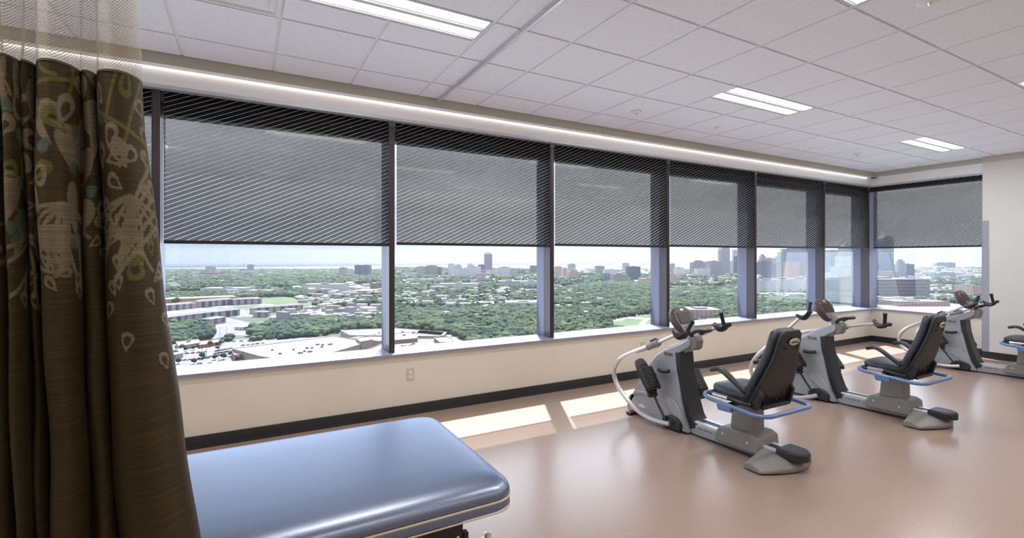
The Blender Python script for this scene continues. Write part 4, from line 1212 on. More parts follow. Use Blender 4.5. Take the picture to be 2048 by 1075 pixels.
L_ = [  # x0, x1, foot, top, material, label, shape
 (411, 424, 546, 533, TAN, 'small pinkish tower far off at the left of the first window', 'box'),
 (399, 432, 551, 545, BRK, 'low reddish block around the foot of the small pinkish tower', 'box'),
 (434, 453, 552, 548, WHT, 'low white block right of the small pinkish tower', 'box'),
 (494, 503, 543, 529, GL2, 'slim blue-grey tower on the far horizon in the first window', 'box'),
 (479, 502, 546, 541, WHT, 'low white block at the foot of the slim blue-grey tower', 'box'),
 (678, 690, 552, 535, TAN, 'tan slab tower left of the dark blue twin tower', 'box'),
 (691, 695, 551, 537, WHT, 'narrow pale slab pressed against the tan tower', 'box'),
 (709, 719, 552, 530, GLS, 'left half of the dark blue twin office tower', 'box'),
 (721, 738, 552, 530, DKB, 'right half of the dark blue twin office tower', 'box'),
 (759, 771, 553, 543, WHT, 'small white block near the first wide mullion', 'box'),
 (604, 686, 582, 568, WH2, 'long white warehouse-like block amid trees in the first window', 'box'),
 (740, 771, 577, 566, BRK, 'brick block by the first wide mullion', 'box'),
 (400, 490, 586, 576, WH2, 'long white low building left of the lawn', 'box'),
 (440, 455, 585, 577, PNK, 'orange-pink wing of the long white low building', 'box'),
 (489, 540, 588, 581, PNK, 'low terracotta building beyond the lawn', 'box'),
 (337, 358, 592, 584, BRK, 'leftmost red and white row house', 'box'),
 (362, 376, 592, 584, BRK, 'middle red and white row house', 'box'),
 (380, 398, 592, 584, BRK, 'rightmost red and white row house', 'box'),
 (833, 851, 552, 533, TAN, 'tan office slab left of the brick tower', 'box'),
 (852, 872, 552, 531, PUR, 'mauve tower beside the brick slab', 'box'),
 (860, 882, 552, 534, BRK, 'dark brick slab in front of the mauve tower', 'box'),
 (804, 832, 553, 545, WHT, 'low white building at left edge of the second window', 'box'),
 (896, 908, 549, 528, WHT, 'white tower left of the striped white offices', 'box'),
 (907, 924, 548, 528, LGR, 'pale grey tower in the cluster left of the tall one', 'step'),
 (905, 935, 553, 538, STRP, 'wide striped low office left of the stepped white one', 'box'),
 (934, 960, 554, 533, STRP, 'stepped white striped office in the middle of the cluster', 'box'),
 (934, 946, 553, 528, STRP, 'tall end of the stepped white striped office', 'box'),
 (956, 970, 547, 529, GLS, 'blue glass block left of the tall brown tower', 'box'),
 (968, 984, 546, 505, PUR, 'tall brown-mauve tower with cut corners standing alone in the second window', 'oct'),
 (971, 996, 551, 540, WHT, 'low white block at the foot of the tall brown tower', 'box'),
 (998, 1020, 552, 534, WHT, 'white block right of the tall brown tower', 'box'),
 (1014, 1036, 552, 537, LGR, 'pale grey block next to the white block', 'box'),
 (1036, 1048, 548, 540, DKB, 'small dark blue block right of the pale one', 'box'),
 (952, 982, 555, 546, PNK, 'low brick block in front of the tall brown tower', 'box'),
 (1060, 1074, 547, 531, DKB, 'dark tower near the second wide mullion', 'box'),
 (1073, 1083, 545, 533, GLS, 'small blue tower behind the dark one', 'box'),
 (1082, 1086, 549, 522, GRY, 'thin grey tower touching the second wide mullion', 'box'),
 (811, 852, 566, 558, WH2, 'long white low block in second window left part', 'box'),
 (852, 886, 565, 557, WHT, 'white low block right of the long white one', 'box'),
 (877, 955, 578, 567, WH2, 'long pale grey apartment block in the middle of the second window', 'box'),
 (955, 975, 575, 565, GRY, 'grey end of the long pale apartment block', 'box'),
 (996, 1040, 573, 562, LGR, 'pale row of apartments right of the long block', 'box'),
 (1040, 1086, 574, 562, WHT, 'white row of apartments by the second wide mullion', 'box'),
 (1010, 1086, 616, 605, WH2, 'long white and pink row of town houses among the trees', 'box'),
 (1051, 1080, 588, 580, TAN, 'low building with a yellowish roof', 'box'),
 (960, 1008, 548, 541, BRK, 'low brick block behind the white cluster', 'box'),
 (1110, 1124, 554, 533, PNK, 'pink brick tower at the left of the third window', 'box'),
 (1126, 1135, 554, 536, PNK, 'slimmer pink brick tower next to it', 'box'),
 (1137, 1151, 552, 528, LGR, 'grey tower behind the pink brick blocks', 'box'),
 (1138, 1158, 556, 537, PNK, 'stepped pinkish block before the grey tower', 'step'),
 (1192, 1209, 547, 532, PUR, 'mauve-grey tower right of the pink blocks', 'box'),
 (1209, 1240, 549, 539, WHT, 'white block beside the mauve-grey tower', 'box'),
 (1208, 1226, 566, 547, GL2, 'pale blue glass office in front of the white block', 'box'),
 (1226, 1256, 568, 548, TAN, 'tan and brick office beside the blue glass block', 'box'),
 (1247, 1259, 541, 526, LGR, 'pale tower on the horizon right of centre', 'box'),
 (1257, 1281, 559, 533, GLS, 'dark blue glass cube in the third window', 'box'),
 (1284, 1318, 567, 557, PNK, 'low pink building right of the dark glass cube', 'box'),
 (1262, 1283, 566, 560, WHT, 'small white domed hall at the foot of the glass cube', 'gable'),
 (1340, 1350, 545, 526, GRY, 'grey round-topped tower at the left of the fourth window', 'dome'),
 (1352, 1368, 551, 535, WHT, 'white tower in the fourth window left part', 'box'),
 (1339, 1354, 567, 549, PNK, 'pink brick block at the left edge of the fourth window', 'box'),
 (1386, 1408, 548, 520, PUR, 'mauve tower with rounded top left of downtown', 'dome'),
 (1407, 1420, 546, 524, GRY, 'grey slab tower behind the mauve one', 'box'),
 (1395, 1421, 552, 537, WHT, 'white block in front of the mauve tower', 'box'),
 (1421, 1443, 552, 522, PUR, 'brown-mauve office with banded front', 'box'),
 (1424, 1440, 550, 517, GRY, 'grey tower with a peaked roof behind the banded office', 'peak'),
 (1443, 1460, 549, 490, GRY, 'tall blue-grey tower with an arched top, partly behind the shade', 'dome'),
 (1444, 1459, 549, 512, LGR, 'pale glass tower in front of the arched one', 'box'),
 (1459, 1474, 547, 523, WHT, 'white tower beside the arched tower', 'box'),
 (1468, 1476, 545, 500, LGR, 'slim pale tower rising behind the white one', 'box'),
 (1475, 1492, 549, 512, GLS, 'dark blue tower left of the fourth wide mullion', 'box'),
 (1481, 1492, 544, 503, LGR, 'pale tower behind the dark blue one', 'box'),
 (1515, 1530, 549, 524, GLS, 'blue glass block at the left of the fifth window', 'box'),
 (1522, 1534, 546, 508, PUR, 'mauve stepped tower behind the blue glass block', 'step'),
 (1534, 1552, 550, 516, PUR, 'dark mauve tower in the fifth window', 'box'),
 (1529, 1544, 556, 521, GLS, 'dark blue glass tower before the mauve ones', 'box'),
 (1560, 1585, 548, 498, GRY, 'wide blue-grey tower left of the tallest cluster', 'step'),
 (1575, 1592, 547, 489, PUR, 'tall tower with a pointed crown, top behind the shade', 'peak'),
 (1584, 1612, 549, 496, GL2, 'broad tall blue-grey tower in the downtown cluster', 'box'),
 (1606, 1619, 548, 498, GRY, 'tall grey tower at the right of the downtown cluster', 'box'),
 (1578, 1599, 558, 523, PNK, 'pale pinkish hotel block before the downtown towers', 'box'),
 (1552, 1566, 556, 526, GRY, 'low grey tower left of the pinkish hotel', 'box'),
 (1606, 1624, 552, 524, BRK, 'brick tower by the fifth wide mullion', 'step'),
 (1622, 1628, 550, 499, GL2, 'slim blue tower at the edge of the fifth wide mullion', 'slant'),
 (1526, 1560, 587, 560, STRP, 'left wing of the big white banded office complex', 'box'),
 (1556, 1592, 585, 558, STRP, 'middle of the big white banded office complex', 'box'),
 (1590, 1628, 582, 557, STRP, 'right wing of the big white banded office complex', 'box'),
 (1660, 1682, 545, 500, GL2, 'blue-grey glass tower left in the narrow sixth window', 'box'),
 (1687, 1709, 546, 486, GRY, 'tower with a pyramid crown showing through the shade', 'peak'),
 (1682, 1704, 549, 512, WHT, 'white tower in front of the pyramid-crowned one', 'box'),
 (1703, 1722, 548, 511, PUR, 'mauve tower right in the sixth window', 'box'),
 (1676, 1722, 558, 533, WHT, 'white gridded office block in the sixth window', 'box'),
 (1652, 1722, 606, 558, DKB, 'dark blue-brown windowless hall behind the corner', 'box'),
 (1705, 1742, 611, 556, TAN, 'tan end wall of the windowless hall', 'box'),
 (1764, 1788, 545, 471, GL2, 'round-topped tall blue tower in the end window, top behind the shade', 'dome'),
 (1745, 1764, 548, 526, GL2, 'blue-grey low tower left of the round-topped one', 'box'),
 (1799, 1813, 553, 518, LGR, 'pale grey tower right of the round-topped one', 'step'),
 (1813, 1829, 552, 528, GL2, 'blue-grey block beside the pale grey tower', 'box'),
 (1874, 1893, 531.8, 524, DKB, 'small dark block on the far horizon of the end window', 'dome'),
 (1898, 1911, 535.5, 525, PUR, 'small mauve block on the horizon at the right', 'box'),
 (1742, 1798, 556, 543, TAN, 'long pale terrace of buildings before the round-topped tower', 'box'),
 (1860, 1932, 577, 570, PNK, 'long low pinkish apartment row in the end window', 'box'),
 (1932, 1964, 592, 571, PNK, 'pinkish gridded apartment block by the corner guard', 'box'),
 (1770, 1862, 601, 596, WHT, 'flat white roofed hall below the windowless box', 'box'),
 (1795, 1900, 612, 603, PNK, 'long low pinkish hall nearest in the end window', 'box'),
 (1865, 1932, 597, 590, WHT, 'low grey-white hall right of the flat roofed one', 'box'),
 (1832, 1866, 563, 557, WHT, 'low white block on the right of the windowless box', 'box'),
 (1880, 1915, 556, 546, LGR, 'pale grey low block far right in the end window', 'box'),
 (1340, 1440, 577, 573, TAN, 'long low tan shed beyond the forest', 'box'),
 (1380, 1446, 634, 620, PNK, 'pale pink school-like hall behind the nearest console', 'box'),
 (1500, 1625, 594, 588, TAN, 'long low tan hall below the white office complex', 'box'),
]
for (x0, x1, yb, yt, mt, lab, shp) in L_:
    nm = 'tower' if (yb-yt) > 1.1*(x1-x0) else 'office_building'
    building(x0, x1, yb, yt, mt, lab, nm, 'building', shape=shp, rz=0.0)
# the large brown banded hall in the end window
M_hall = facade((0.232, 0.181, 0.203), (.13, .10, .115), (.22, .19, .20), 900.0, 9.0, .999, .5)
building(1738, 1860, 603, 558.5, M_hall, 'huge brown banded windowless hall in the end window', 'exhibition_hall', 'building', depth=170)
# arch opening and antenna details
def mast(px, py, top, lab, w=1.6, name='radio_mast'):
    x, y, Z = gp(px, py); h = (py-top)*Z/F
    o = MB().tube([(0, 0, 0), (0, 0, h)], [w, w*.35], 6).build(name, M['bgrey'], loc=(x, y, ZG)); tag(o, lab, 'mast')
mast(488, 548, 524, 'thin radio mast on the horizon beside the slim blue-grey tower', 2.4)
mast(1055, 545, 520, 'thin radio mast on the horizon in the second window', 2.0)
mast(549, 679, 632, 'tall pale cell phone mast rising before the first window trees', .55, 'cell_mast')
mast(929, 602, 582, 'thin mast over the pale green roof in the second window', .7)
mast(1375, 623, 585, 'light pole rising from the forest in the fourth window', .45, 'light_mast')

# near buildings: big store with a white roof
M['roofw'] = mat('white_roof_membrane', (.38, .36, .36), .8, noise=.06, nscale=.03)
M['stucco'] = mat('peach_stucco', (.42, .34, .29), .85, noise=.05, nscale=.1)
M['brickw'] = mat('brown_brick', (.34, .22, .19), .85, noise=.08, nscale=.3)
M['slate'] = mat('grey_shingle', (.17, .16, .175), .85, noise=.1, nscale=.3)
def slab(name, corners_px, ytop_ref, h, mw, mr, lab, units=0, cat='building'):
    """walls follow the roof outline given in photo places at roof height h"""
    pts = []
    for (px, py) in corners_px:
        Z = F*(GH-h)/(py-517.0); a_ = (px-1024)/F; pts.append((Z*(SY+CY*a_), Z*(CY-SY*a_)))
    cx = sum(p[0] for p in pts)/len(pts); cy = sum(p[1] for p in pts)/len(pts)
    o = empty(name, (cx, cy, ZG)); tag(o, lab, cat)
    P = [(x-cx, y-cy) for x, y in pts]
    MB().prism(P, 0, h-.6, axis='z').build('walls', mw, o)
    MB().prism([(x*.992, y*.992) for x, y in P], h-.6, h-.2, axis='z').build('flat_roof', mr, o)
    pm = MB(); n = len(P)
    for i in range(n):
        a, b = Vector((*P[i], 0)), Vector((*P[(i+1) % n], 0)); d = (b-a).normalized(); q = Vector((-d.y, d.x, 0))*.4
        pm.add([a+q+Vector((0,0,h-.7)), b+q+Vector((0,0,h-.7)), b-q+Vector((0,0,h-.7)), a-q+Vector((0,0,h-.7)), a+q+Vector((0,0,h+.5)), b+q+Vector((0,0,h+.5)), b-q+Vector((0,0,h+.5)), a-q+Vector((0,0,h+.5))],
               [(0,3,2,1),(4,5,6,7),(0,1,5,4),(1,2,6,5),(2,3,7,6),(3,0,4,7)])
    pm.build('parapet', mw, o)
    for k in range(units):
        for _ in range(20):
            w = [rng.random() for _ in P]; s = sum(w); x = sum(a*p[0] for a, p in zip(w, P))/s; y = sum(a*p[1] for a, p in zip(w, P))/s
            break
        q = rng.uniform(1.0, 2.4)
        MB().box((x-q, y-q*.6, h-.2), (x+q, y+q*.6, h+1.5)).build('rooftop_unit', M['bgrey'], o)
    return o
slab('superstore', [(465, 697), (668, 672), (735, 684), (640, 712), (585, 722), (520, 712)], 0, 9, M['stucco'], M['roofw'], 'big box store with a wide white roof and peach walls by the parking lot', 12)
slab('store_entrance', [(463, 700), (485, 697), (492, 706), (470, 710)], 0, 6, M['stucco'], M['roofw'], 'small entrance block at the near corner of the white-roofed store', 0)
slab('strip_mall', [(752, 692), (790, 676), (905, 677), (905, 692), (800, 702), (700, 712)], 0, 8, M['brickw'], mat('tan_gravel_roof', (.26, .20, .185), .9, noise=.08, nscale=.05), 'brown flat-roofed strip of shops at the foot of the second window', 8)
slab('warehouse', [(681, 660), (790, 656), (890, 664), (880, 672), (700, 670)], 0, 8, M['bpale'], M['roofw'], 'white roofed warehouse beyond the brown shops, crossed by the first wide mullion', 6)
slab('warehouse', [(700, 676), (740, 667), (785, 668), (760, 682)], 0, 7, M['bpale'], M['roofw'], 'smaller white roof right of the superstore', 2)
slab('dark_roof_shop', [(838, 660), (893, 664), (886, 671), (832, 666)], 0, 8, M['bpale'], M['slate'], 'dark grey pitched roof at the foot of the second window', 0)
slab('shop_block', [(787, 668), (812, 664), (835, 668), (835, 676), (790, 680)], 0, 12, M['brickw'], M['roofw'], 'brown brick block standing over the flat shop roofs right of the first wide mullion', 1)
slab('shop_block', [(868, 675), (895, 673), (905, 677), (903, 684), (880, 684)], 0, 12, M['brickw'], M['brickw'], 'right brown brick block at the end of the shops in the second window', 0)
slab('shop_block', [(712, 676), (735, 673), (745, 679), (722, 683)], 0, 12, M['stucco'], M['stucco'], 'peach box wing at the right end of the superstore', 0)
slab('filling_station', [(352, 683), (396, 678), (400, 685), (358, 692)], 0, 5, M['stucco'], M['roofw'], 'small white roofed filling station by the street', 1)
slab('canopy_roof', [(395, 682), (452, 676), (440, 683), (400, 690)], 0, 4, M['brickw'], M['brickw'], 'low brown canopy next to the filling station', 0)
slab('shed', [(333, 700), (366, 696), (366, 706), (333, 712)], 0, 5, M['bpale'], M['roofw'], 'white shed at the left edge beside the curtain', 0)

# apartments with hipped roofs
M['aptwall'] = facade((0.478, 0.42, 0.377), (.07, .10, .19), (.22, .205, .22), 14.0, 3.3, .42, .7)
M['aptroof'] = mat('grey_brown_shingle', (.215, .195, .205), .9, noise=.08, nscale=.1)
M['woodframe'] = facade((0.754, 0.478, 0.246), (.30, .17, .09), (.55, .40, .24), 5.0, 3.3, .5, .5)
M['bluebay'] = mat('blue_bay_panel', (.09, .12, .22), .6, noise=.05, nscale=.2)
def apartments(x0, y0, x1, y1, hpx, lab, wall=None, roof=None, depth=16, bays=True, name='apartment_block'):
    ax, ay, Za = gp(x0, y0); bx, by, Zb = gp(x1, y1)
    L = math.hypot(bx-ax, by-ay); ang = math.atan2(by-ay, bx-ax); h = hpx*(Za+Zb)/2/F
    o = empty(name, (ax, ay, ZG), ang); tag(o, lab, 'apartment building')
    MB().box((0, 0, 0), (L, depth, h*.78)).build('walls', wall or M['aptwall'], o)
    e = 1.2; z0 = h*.78
    MB().add([(-e, -e, z0), (L+e, -e, z0), (L+e, depth+e, z0), (-e, depth+e, z0), (depth*.45, depth/2, h), (L-depth*.45, depth/2, h)],
             [(0,1,5,4), (2,3,4,5), (1,2,5), (3,0,4), (0,3,2,1)]).build('hip_roof', roof or M['aptroof'], o)
    if bays:
        k = 9.0; i = 0
        while k < L-10:
            if i % 3 != 2: MB().box((k, -1.4, 0), (k+4.5, 0, z0-1.0)).build('blue_bay', M['bluebay'], o)
            k += 15; i += 1
apartments(328, 622, 392, 616, 14, 'far left brown apartment row with blue bays under the orange framed one')
apartments(396, 615, 466, 609, 15, 'middle brown apartment row in front of the orange framed building')
apartments(466, 610, 524, 607, 14, 'right brown apartment row next to the lawn')
apartments(326, 606, 470, 600, 10, 'orange wood-framed apartment building under construction behind the brown rows', M['woodframe'], M['woodframe'], 18, False, 'building_site')
apartments(328, 650, 398, 640, 18, 'nearest left brown apartment row with blue bays')
apartments(396, 640, 480, 630, 16, 'nearer brown apartment row in the middle of the first window')
apartments(506, 628, 606, 620, 15, 'brown apartment row at the right beside the trees')
apartments(420, 650, 452, 645, 15, 'small gabled apartment end house by the street', None, None, 18, False)
apartments(506, 634, 532, 634, 13, 'small brown garage house with dark window openings', None, None, 14, False)
apartments(646, 616, 720, 606, 9, 'pale low apartment row near the first wide mullion', WHT, M['roofw'], 14, False)
apartments(700, 645, 772, 632, 10, 'long apartment row with a pale green roof by the first wide mullion', TAN, mat('green_metal_roof', (.20, .30, .27), .6, noise=.04, nscale=.1), 14, False)
apartments(886, 633, 902, 629, 9, 'bright red barn-like house in the second window', mat('red_siding', (.42, .03, .035), .8, noise=.03, nscale=.1), M['aptroof'], 14, False, 'red_house')
apartments(896, 634, 908, 633, 9, 'second red house right of the bright red barn-like one', mat('red_siding_2', (.36, .03, .035), .8, noise=.03, nscale=.1), M['aptroof'], 12, False, 'red_house')
apartments(520, 650, 546, 650, 7, 'long magenta-red trailer parked by the trees', mat('magenta_panel', (.45, .03, .12), .6, noise=.03, nscale=.1), M['bpale'], 8, False, 'trailer')
apartments(916, 603, 950, 603, 6, 'pale green roofed hall in the second window', WHT, mat('mint_metal_roof', (.33, .50, .40), .6, noise=.03, nscale=.1), 24, False, 'hall')
apartments(1112, 617, 1166, 617, 8, 'pink tiled villa roof at the left of the third window', TAN, mat('pink_tile_roof', (.42, .25, .20), .85, noise=.06, nscale=.1), 26, False, 'villa')
apartments(1166, 645, 1200, 643, 8, 'pale roofed house at the forest edge in the third window', WHT, M['bpale'], 14, False, 'house')
apartments(1120, 640, 1140, 640, 7, 'grey roofed house left of the pale roofed one', WHT, M['slate'], 12, False, 'house')
apartments(985, 611, 1000, 611, 9, 'small tan block left of the white and pink town houses', TAN, M['bpale'], 14, False, 'house')
apartments(946, 636, 985, 633, 8, 'pale sided house among the trees in the second window', WHT, M['slate'], 14, False, 'house')
apartments(940, 608, 980, 608, 6, 'low pink roofed block before the pale green hall', TAN, mat('pink_roof', (.42, .31, .27), .85, noise=.06, nscale=.1), 22, False, 'hall')
apartments(628, 640, 660, 634, 8, 'terracotta and white shop in the middle of the first window', PNK, M['bpale'], 20, False, 'shop')
apartments(560, 640, 590, 632, 7, 'pale roofed shop beyond the magenta trailer', WHT, M['roofw'], 20, False, 'shop')
apartments(486, 660, 510, 655, 8, 'white gabled church-like house by the street', WHT, M['roofw'], 14, False, 'house')

# small low buildings scattered in the trees: one kind, many copies
kinds = []
def small_proto(i):
    w, d, h = [(18, 12, 6), (26, 16, 7), (14, 11, 5.5), (40, 22, 8), (30, 14, 10)][i]
    wall = [(.46, .44, .42), (.38, .34, .31), (.48, .47, .46), (.45, .42, .40), (.36, .30, .28)][i]
    roof = [(.36, .35, .36), (.30, .26, .25), (.22, .21, .22), (.50, .49, .48), (.42, .35, .32)][i]
    b = MB()
    b.add([(-w/2, -d/2, 0), (w/2, -d/2, 0), (w/2, d/2, 0), (-w/2, d/2, 0), (-w/2, -d/2, h*.62), (w/2, -d/2, h*.62), (w/2, d/2, h*.62), (-w/2, d/2, h*.62), (-w/2*.8, 0, h), (w/2*.8, 0, h)],
          [(0,1,5,4), (2,3,7,6), (1,2,6,9,5), (3,0,4,8,7), (4,5,9,8), (6,7,8,9), (0,3,2,1)])
    return b.build('small_house', facade(wall, (.12, .13, .16), roof, 4.0, 3.0, .45, .5))
protos = [small_proto(i) for i in range(5)]
taken = list(CITY)
def free(px, py, m=2):
    for (x0, x1, yb, yt, *_r) in CITY:
        if x0-m < px < x1+m and yt-1 < py < yb+2: return False
    return True
def pane_word(px):
    for lim, w_ in ((775, 'window by the curtain'), (1095, 'second window from curtain'), (1325, 'window left of nearest console'), (1500, 'window behind nearest console'), (1645, 'window left of middle console'), (1738, 'narrow window by the corner')):
        if px < lim: return w_
    return 'the end window'
HOUSE_W = ['small pale house with light grey roof', 'tan low house with brown-grey roof', 'little white house with dark roof', 'low white shed-like building', 'tan block with beige roof']
placed = 0; hs = []
zones = [ # px x-range, y-range, count
 ((330, 772), (541, 566), 60), ((330, 772), (566, 600), 34), ((795, 1086), (553, 575), 50), ((795, 1086), (575, 622), 40),
 ((1110, 1316), (545, 572), 46), ((1110, 1180), (572, 640), 8), ((1340, 1490), (550, 578), 34), ((1515, 1628), (586, 600), 12), ((1742, 1963), (536, 600), 60), ((620, 772), (590, 650), 18)]
first_k = [True]*5
for (xa, xb), (ya, yb), n_ in zones:
    for _ in range(n_):
        for _t in range(10):
            px = rng.uniform(xa, xb); d0 = rng.random(); Zq = F*GH/(yb-517) + d0*(F*GH/(ya-517)-F*GH/(yb-517)); py = 517+F*GH/Zq*1.0
            if free(px, py): break
        else: continue
        if placed >= 295: break
        k = rng.choice([0, 1, 2, 3, 4, 3]); 
        if first_k[k]: o = protos[k]; first_k[k] = False
        else: o = protos[k].copy(); COL.objects.link(o)
        x, y, Z = gp(px, py); o.location = (x, y, ZG); o.rotation_euler = (0, 0, rng.choice([0, .2, 1.57, -.5, .9])+rng.uniform(-.1, .1)); s_ = rng.uniform(.8, 1.3)*(1+max(0, Z-2000)/3500); o.scale = (s_, s_, min(s_, 1.4))
        tag(o, HOUSE_W[k] + (' far off' if Z > 1900 else '') + ', ' + pane_word(px), 'house', 'small houses scattered through the city'); placed += 1; hs.append((px, py, x, y))

fr_ = MB(); mats_ = [mat('far_pale_roof', (.62, .60, .58), .8, noise=.05, nscale=.01), mat('far_tan_roof', (.46, .40, .36), .8, noise=.05, nscale=.01), mat('far_grey_roof', (.34, .35, .38), .8, noise=.05, nscale=.01), mat('far_white_wall', (.70, .70, .70), .8, noise=.05, nscale=.01)]
for (xa, xb), (ya, yb), n_ in [((330, 772), (539, 562), 420), ((795, 1316), (538, 572), 520), ((1340, 1500), (540, 578), 260), ((1515, 1640), (540, 600), 160), ((1650, 1965), (534, 603), 620), ((330, 772), (562, 600), 110), ((600, 772), (596, 652), 60), ((795, 1086), (572, 622), 210), ((560, 640), (625, 645), 14), ((1110, 1200), (575, 645), 30), ((1340, 1490), (575, 600), 40), ((1742, 1965), (556, 603), 200)]:
    for _ in range(n_):
        px = rng.uniform(xa, xb); Zq = F*GH/(yb-517) + rng.random()*(F*GH/(ya-517)-F*GH/(yb-517)); py = 517+F*GH/Zq
        if not free(px, py): continue
        x, y, Z = gp(px, py); w = rng.uniform(10, 36)*(.5+Z/4000); d = rng.uniform(8, 20)*(.6+Z/5000); h = rng.choice([5, 7, 9, 12, 15]); a_ = rng.choice([ROT0, ROT0+.3, ROT0-.4, ROT0+1.4])
        c_, s2 = math.cos(a_), math.sin(a_); fr_.m = rng.randrange(4)
        q = [(x+u*c_-v*s2, y+u*s2+v*c_) for u, v in ((-w/2, -d/2), (w/2, -d/2), (w/2, d/2), (-w/2, d/2))]
        fr_.add([(a, b, ZG) for a, b in q] + [(a, b, ZG+h) for a, b in q], [(0,3,2,1),(4,5,6,7),(0,1,5,4),(1,2,6,5),(2,3,7,6),(3,0,4,7)])
fo_ = fr_.build('distant_rooftops', mats=mats_); tag(fo_, 'countless tiny pale roofs of the far city up to the horizon', 'rooftops', None, 'stuff')

# trees
def ico():
    bm = bmesh.new(); bmesh.ops.create_icosphere(bm, subdivisions=2, radius=1); v = np.array([p.co[:] for p in bm.verts]); f = np.array([[q.index for q in p.verts] for p in bm.faces]); bm.free(); return v, f
IV, IF = ico()
def leaf_mat():
    m, nt, b, N, L = nodes('tree_leaves')
    tc = N('ShaderNodeTexCoord'); g_ = N('ShaderNodeNewGeometry')
    n1 = N('ShaderNodeTexNoise'); n1.inputs['Scale'].default_value = .03; n1.inputs['Detail'].default_value = 4; L(g_.outputs['Position'], n1.inputs[0])
    n2 = N('ShaderNodeTexNoise'); n2.inputs['Scale'].default_value = .9; n2.inputs['Detail'].default_value = 3; L(g_.outputs['Position'], n2.inputs[0])
    cr = N('ShaderNodeValToRGB'); e = cr.color_ramp.elements
    e[0].position = .34; e[0].color = (.020, .036, .026, 1); e[1].position = .66; e[1].color = (.078, .095, .046, 1)
    q = cr.color_ramp.elements.new(.5); q.color = (.038, .058, .034, 1)
    L(n1.outputs[0], cr.inputs[0])
    mr = N('ShaderNodeMapRange'); mr.inputs['From Min'].default_value = .35; mr.inputs['From Max'].default_value = .65; mr.inputs['To Min'].default_value = .55; mr.inputs['To Max'].default_value = 1.5; L(n2.outputs[0], mr.inputs[0])
    vs = N('ShaderNodeVectorMath'); vs.operation = 'SCALE'; L(cr.outputs[0], vs.inputs[0]); L(mr.outputs[0], vs.inputs['Scale']); L(vs.outputs[0], b.inputs['Base Color'])
    b.inputs['Roughness'].default_value = .9; b.inputs['Specular IOR Level'].default_value = .1
    return m
M['leaf'] = leaf_mat()
M['trunk'] = mat('tree_trunk', (.08, .055, .04), .9, noise=.1, nscale=1)
nr = np.random.RandomState(3)
def crown(r, lobes=5):
    V_ = []; F_ = []; n0 = 0
    for k in range(lobes):
        a = 2*math.pi*k/lobes + nr.rand(); q = 0 if k == 0 else r*.45
        c = np.array([q*math.cos(a), q*math.sin(a), r*(.85+.35*nr.rand() if k else 1.25)])
        rr = r*(.62+.2*nr.rand() if k else .75)
        v = IV*(1+.16*(nr.rand(len(IV), 1)-.5))*rr*np.array([1, 1, .85]) + c
        V_.append(v); F_.append(IF+n0); n0 += len(v)
    return np.concatenate(V_), np.concatenate(F_)
def np_mesh(name, v, f):
    me = bpy.data.meshes.new(name); me.vertices.add(len(v)); me.vertices.foreach_set('co', v.astype(np.float32).ravel())
    me.loops.add(f.size); me.loops.foreach_set('vertex_index', f.astype(np.int32).ravel())
    me.polygons.add(len(f)); me.polygons.foreach_set('loop_start', np.arange(0, f.size, 3, dtype=np.int32)); me.polygons.foreach_set('loop_total', np.full(len(f), 3, np.int32))
    me.update(); me.polygons.foreach_set('use_smooth', np.ones(len(f), bool)); me.materials.append(M['leaf']); return me
def inpoly(px, py, poly):
    c = False; n = len(poly)
    for i in range(n):
        x0, y0 = poly[i]; x1, y1 = poly[i-1]
        if (y0 > py) != (y1 > py) and px < (x1-x0)*(py-y0)/(y1-y0)+x0: c = not c
    return c
# tree cover, by where it lies in the view of the city: polygon and share of ground covered
WOOD = [
 ([(320, 652), (395, 648), (432, 660), (420, 678), (385, 684), (320, 690)], .95),
 ([(455, 682), (500, 655), (560, 650), (640, 640), (780, 645), (780, 658), (690, 664), (640, 672), (560, 678), (470, 686)], .95),
 ([(600, 665), (600, 640), (690, 640), (780, 625), (780, 655)], .9),
 ([(325, 592), (400, 590), (470, 578), (600, 582), (640, 588), (610, 596), (480, 598), (420, 600), (325, 608)], .9),
 ([(560, 604), (640, 598), (780, 590), (780, 610), (640, 614)], .55),
 ([(325, 540), (780, 540), (780, 566), (600, 575), (325, 584)], .32),
 ([(780, 640), (850, 622), (1100, 615), (1100, 675), (900, 700), (870, 668), (780, 662)], 1.0),
 ([(780, 572), (1100, 570), (1100, 612), (780, 622)], .42),
 ([(780, 622), (1100, 612), (1100, 625), (780, 640)], .8),
 ([(780, 535), (1100, 540), (1100, 570), (780, 572)], .16),
 ([(1100, 585), (1180, 570), (1340, 568), (1340, 632), (1250, 634), (1190, 645), (1100, 655)], .92),
 ([(1100, 640), (1200, 645), (1250, 652), (1250, 668), (1100, 690)], .95),
 ([(1340, 578), (1500, 578), (1500, 650), (1340, 660)], .97),
 ([(1515, 600), (1660, 603), (1660, 640), (1515, 645)], .97),
 ([(1100, 545), (1500, 550), (1500, 578), (1100, 572)], .14),
 ([(1515, 560), (1640, 596), (1640, 603), (1515, 600)], .45),
 ([(1742, 560), (1970, 560), (1970, 610), (1742, 600)], .18),
]
HOLES = [[(1215, 660), (1250, 635), (1290, 628), (1345, 630), (1345, 660)], [(1378, 645), (1378, 618), (1425, 618), (1425, 645)], [(480, 598), (560, 593), (640, 597), (700, 606), (620, 613), (520, 607)],
         [(320, 700), (470, 690), (440, 640), (500, 640), (505, 690), (700, 665), (780, 668), (900, 668), (1000, 720), (600, 800), (300, 800)]]
def inhole(px, py): return any(inpoly(px, py, h) for h in HOLES)
pts = []
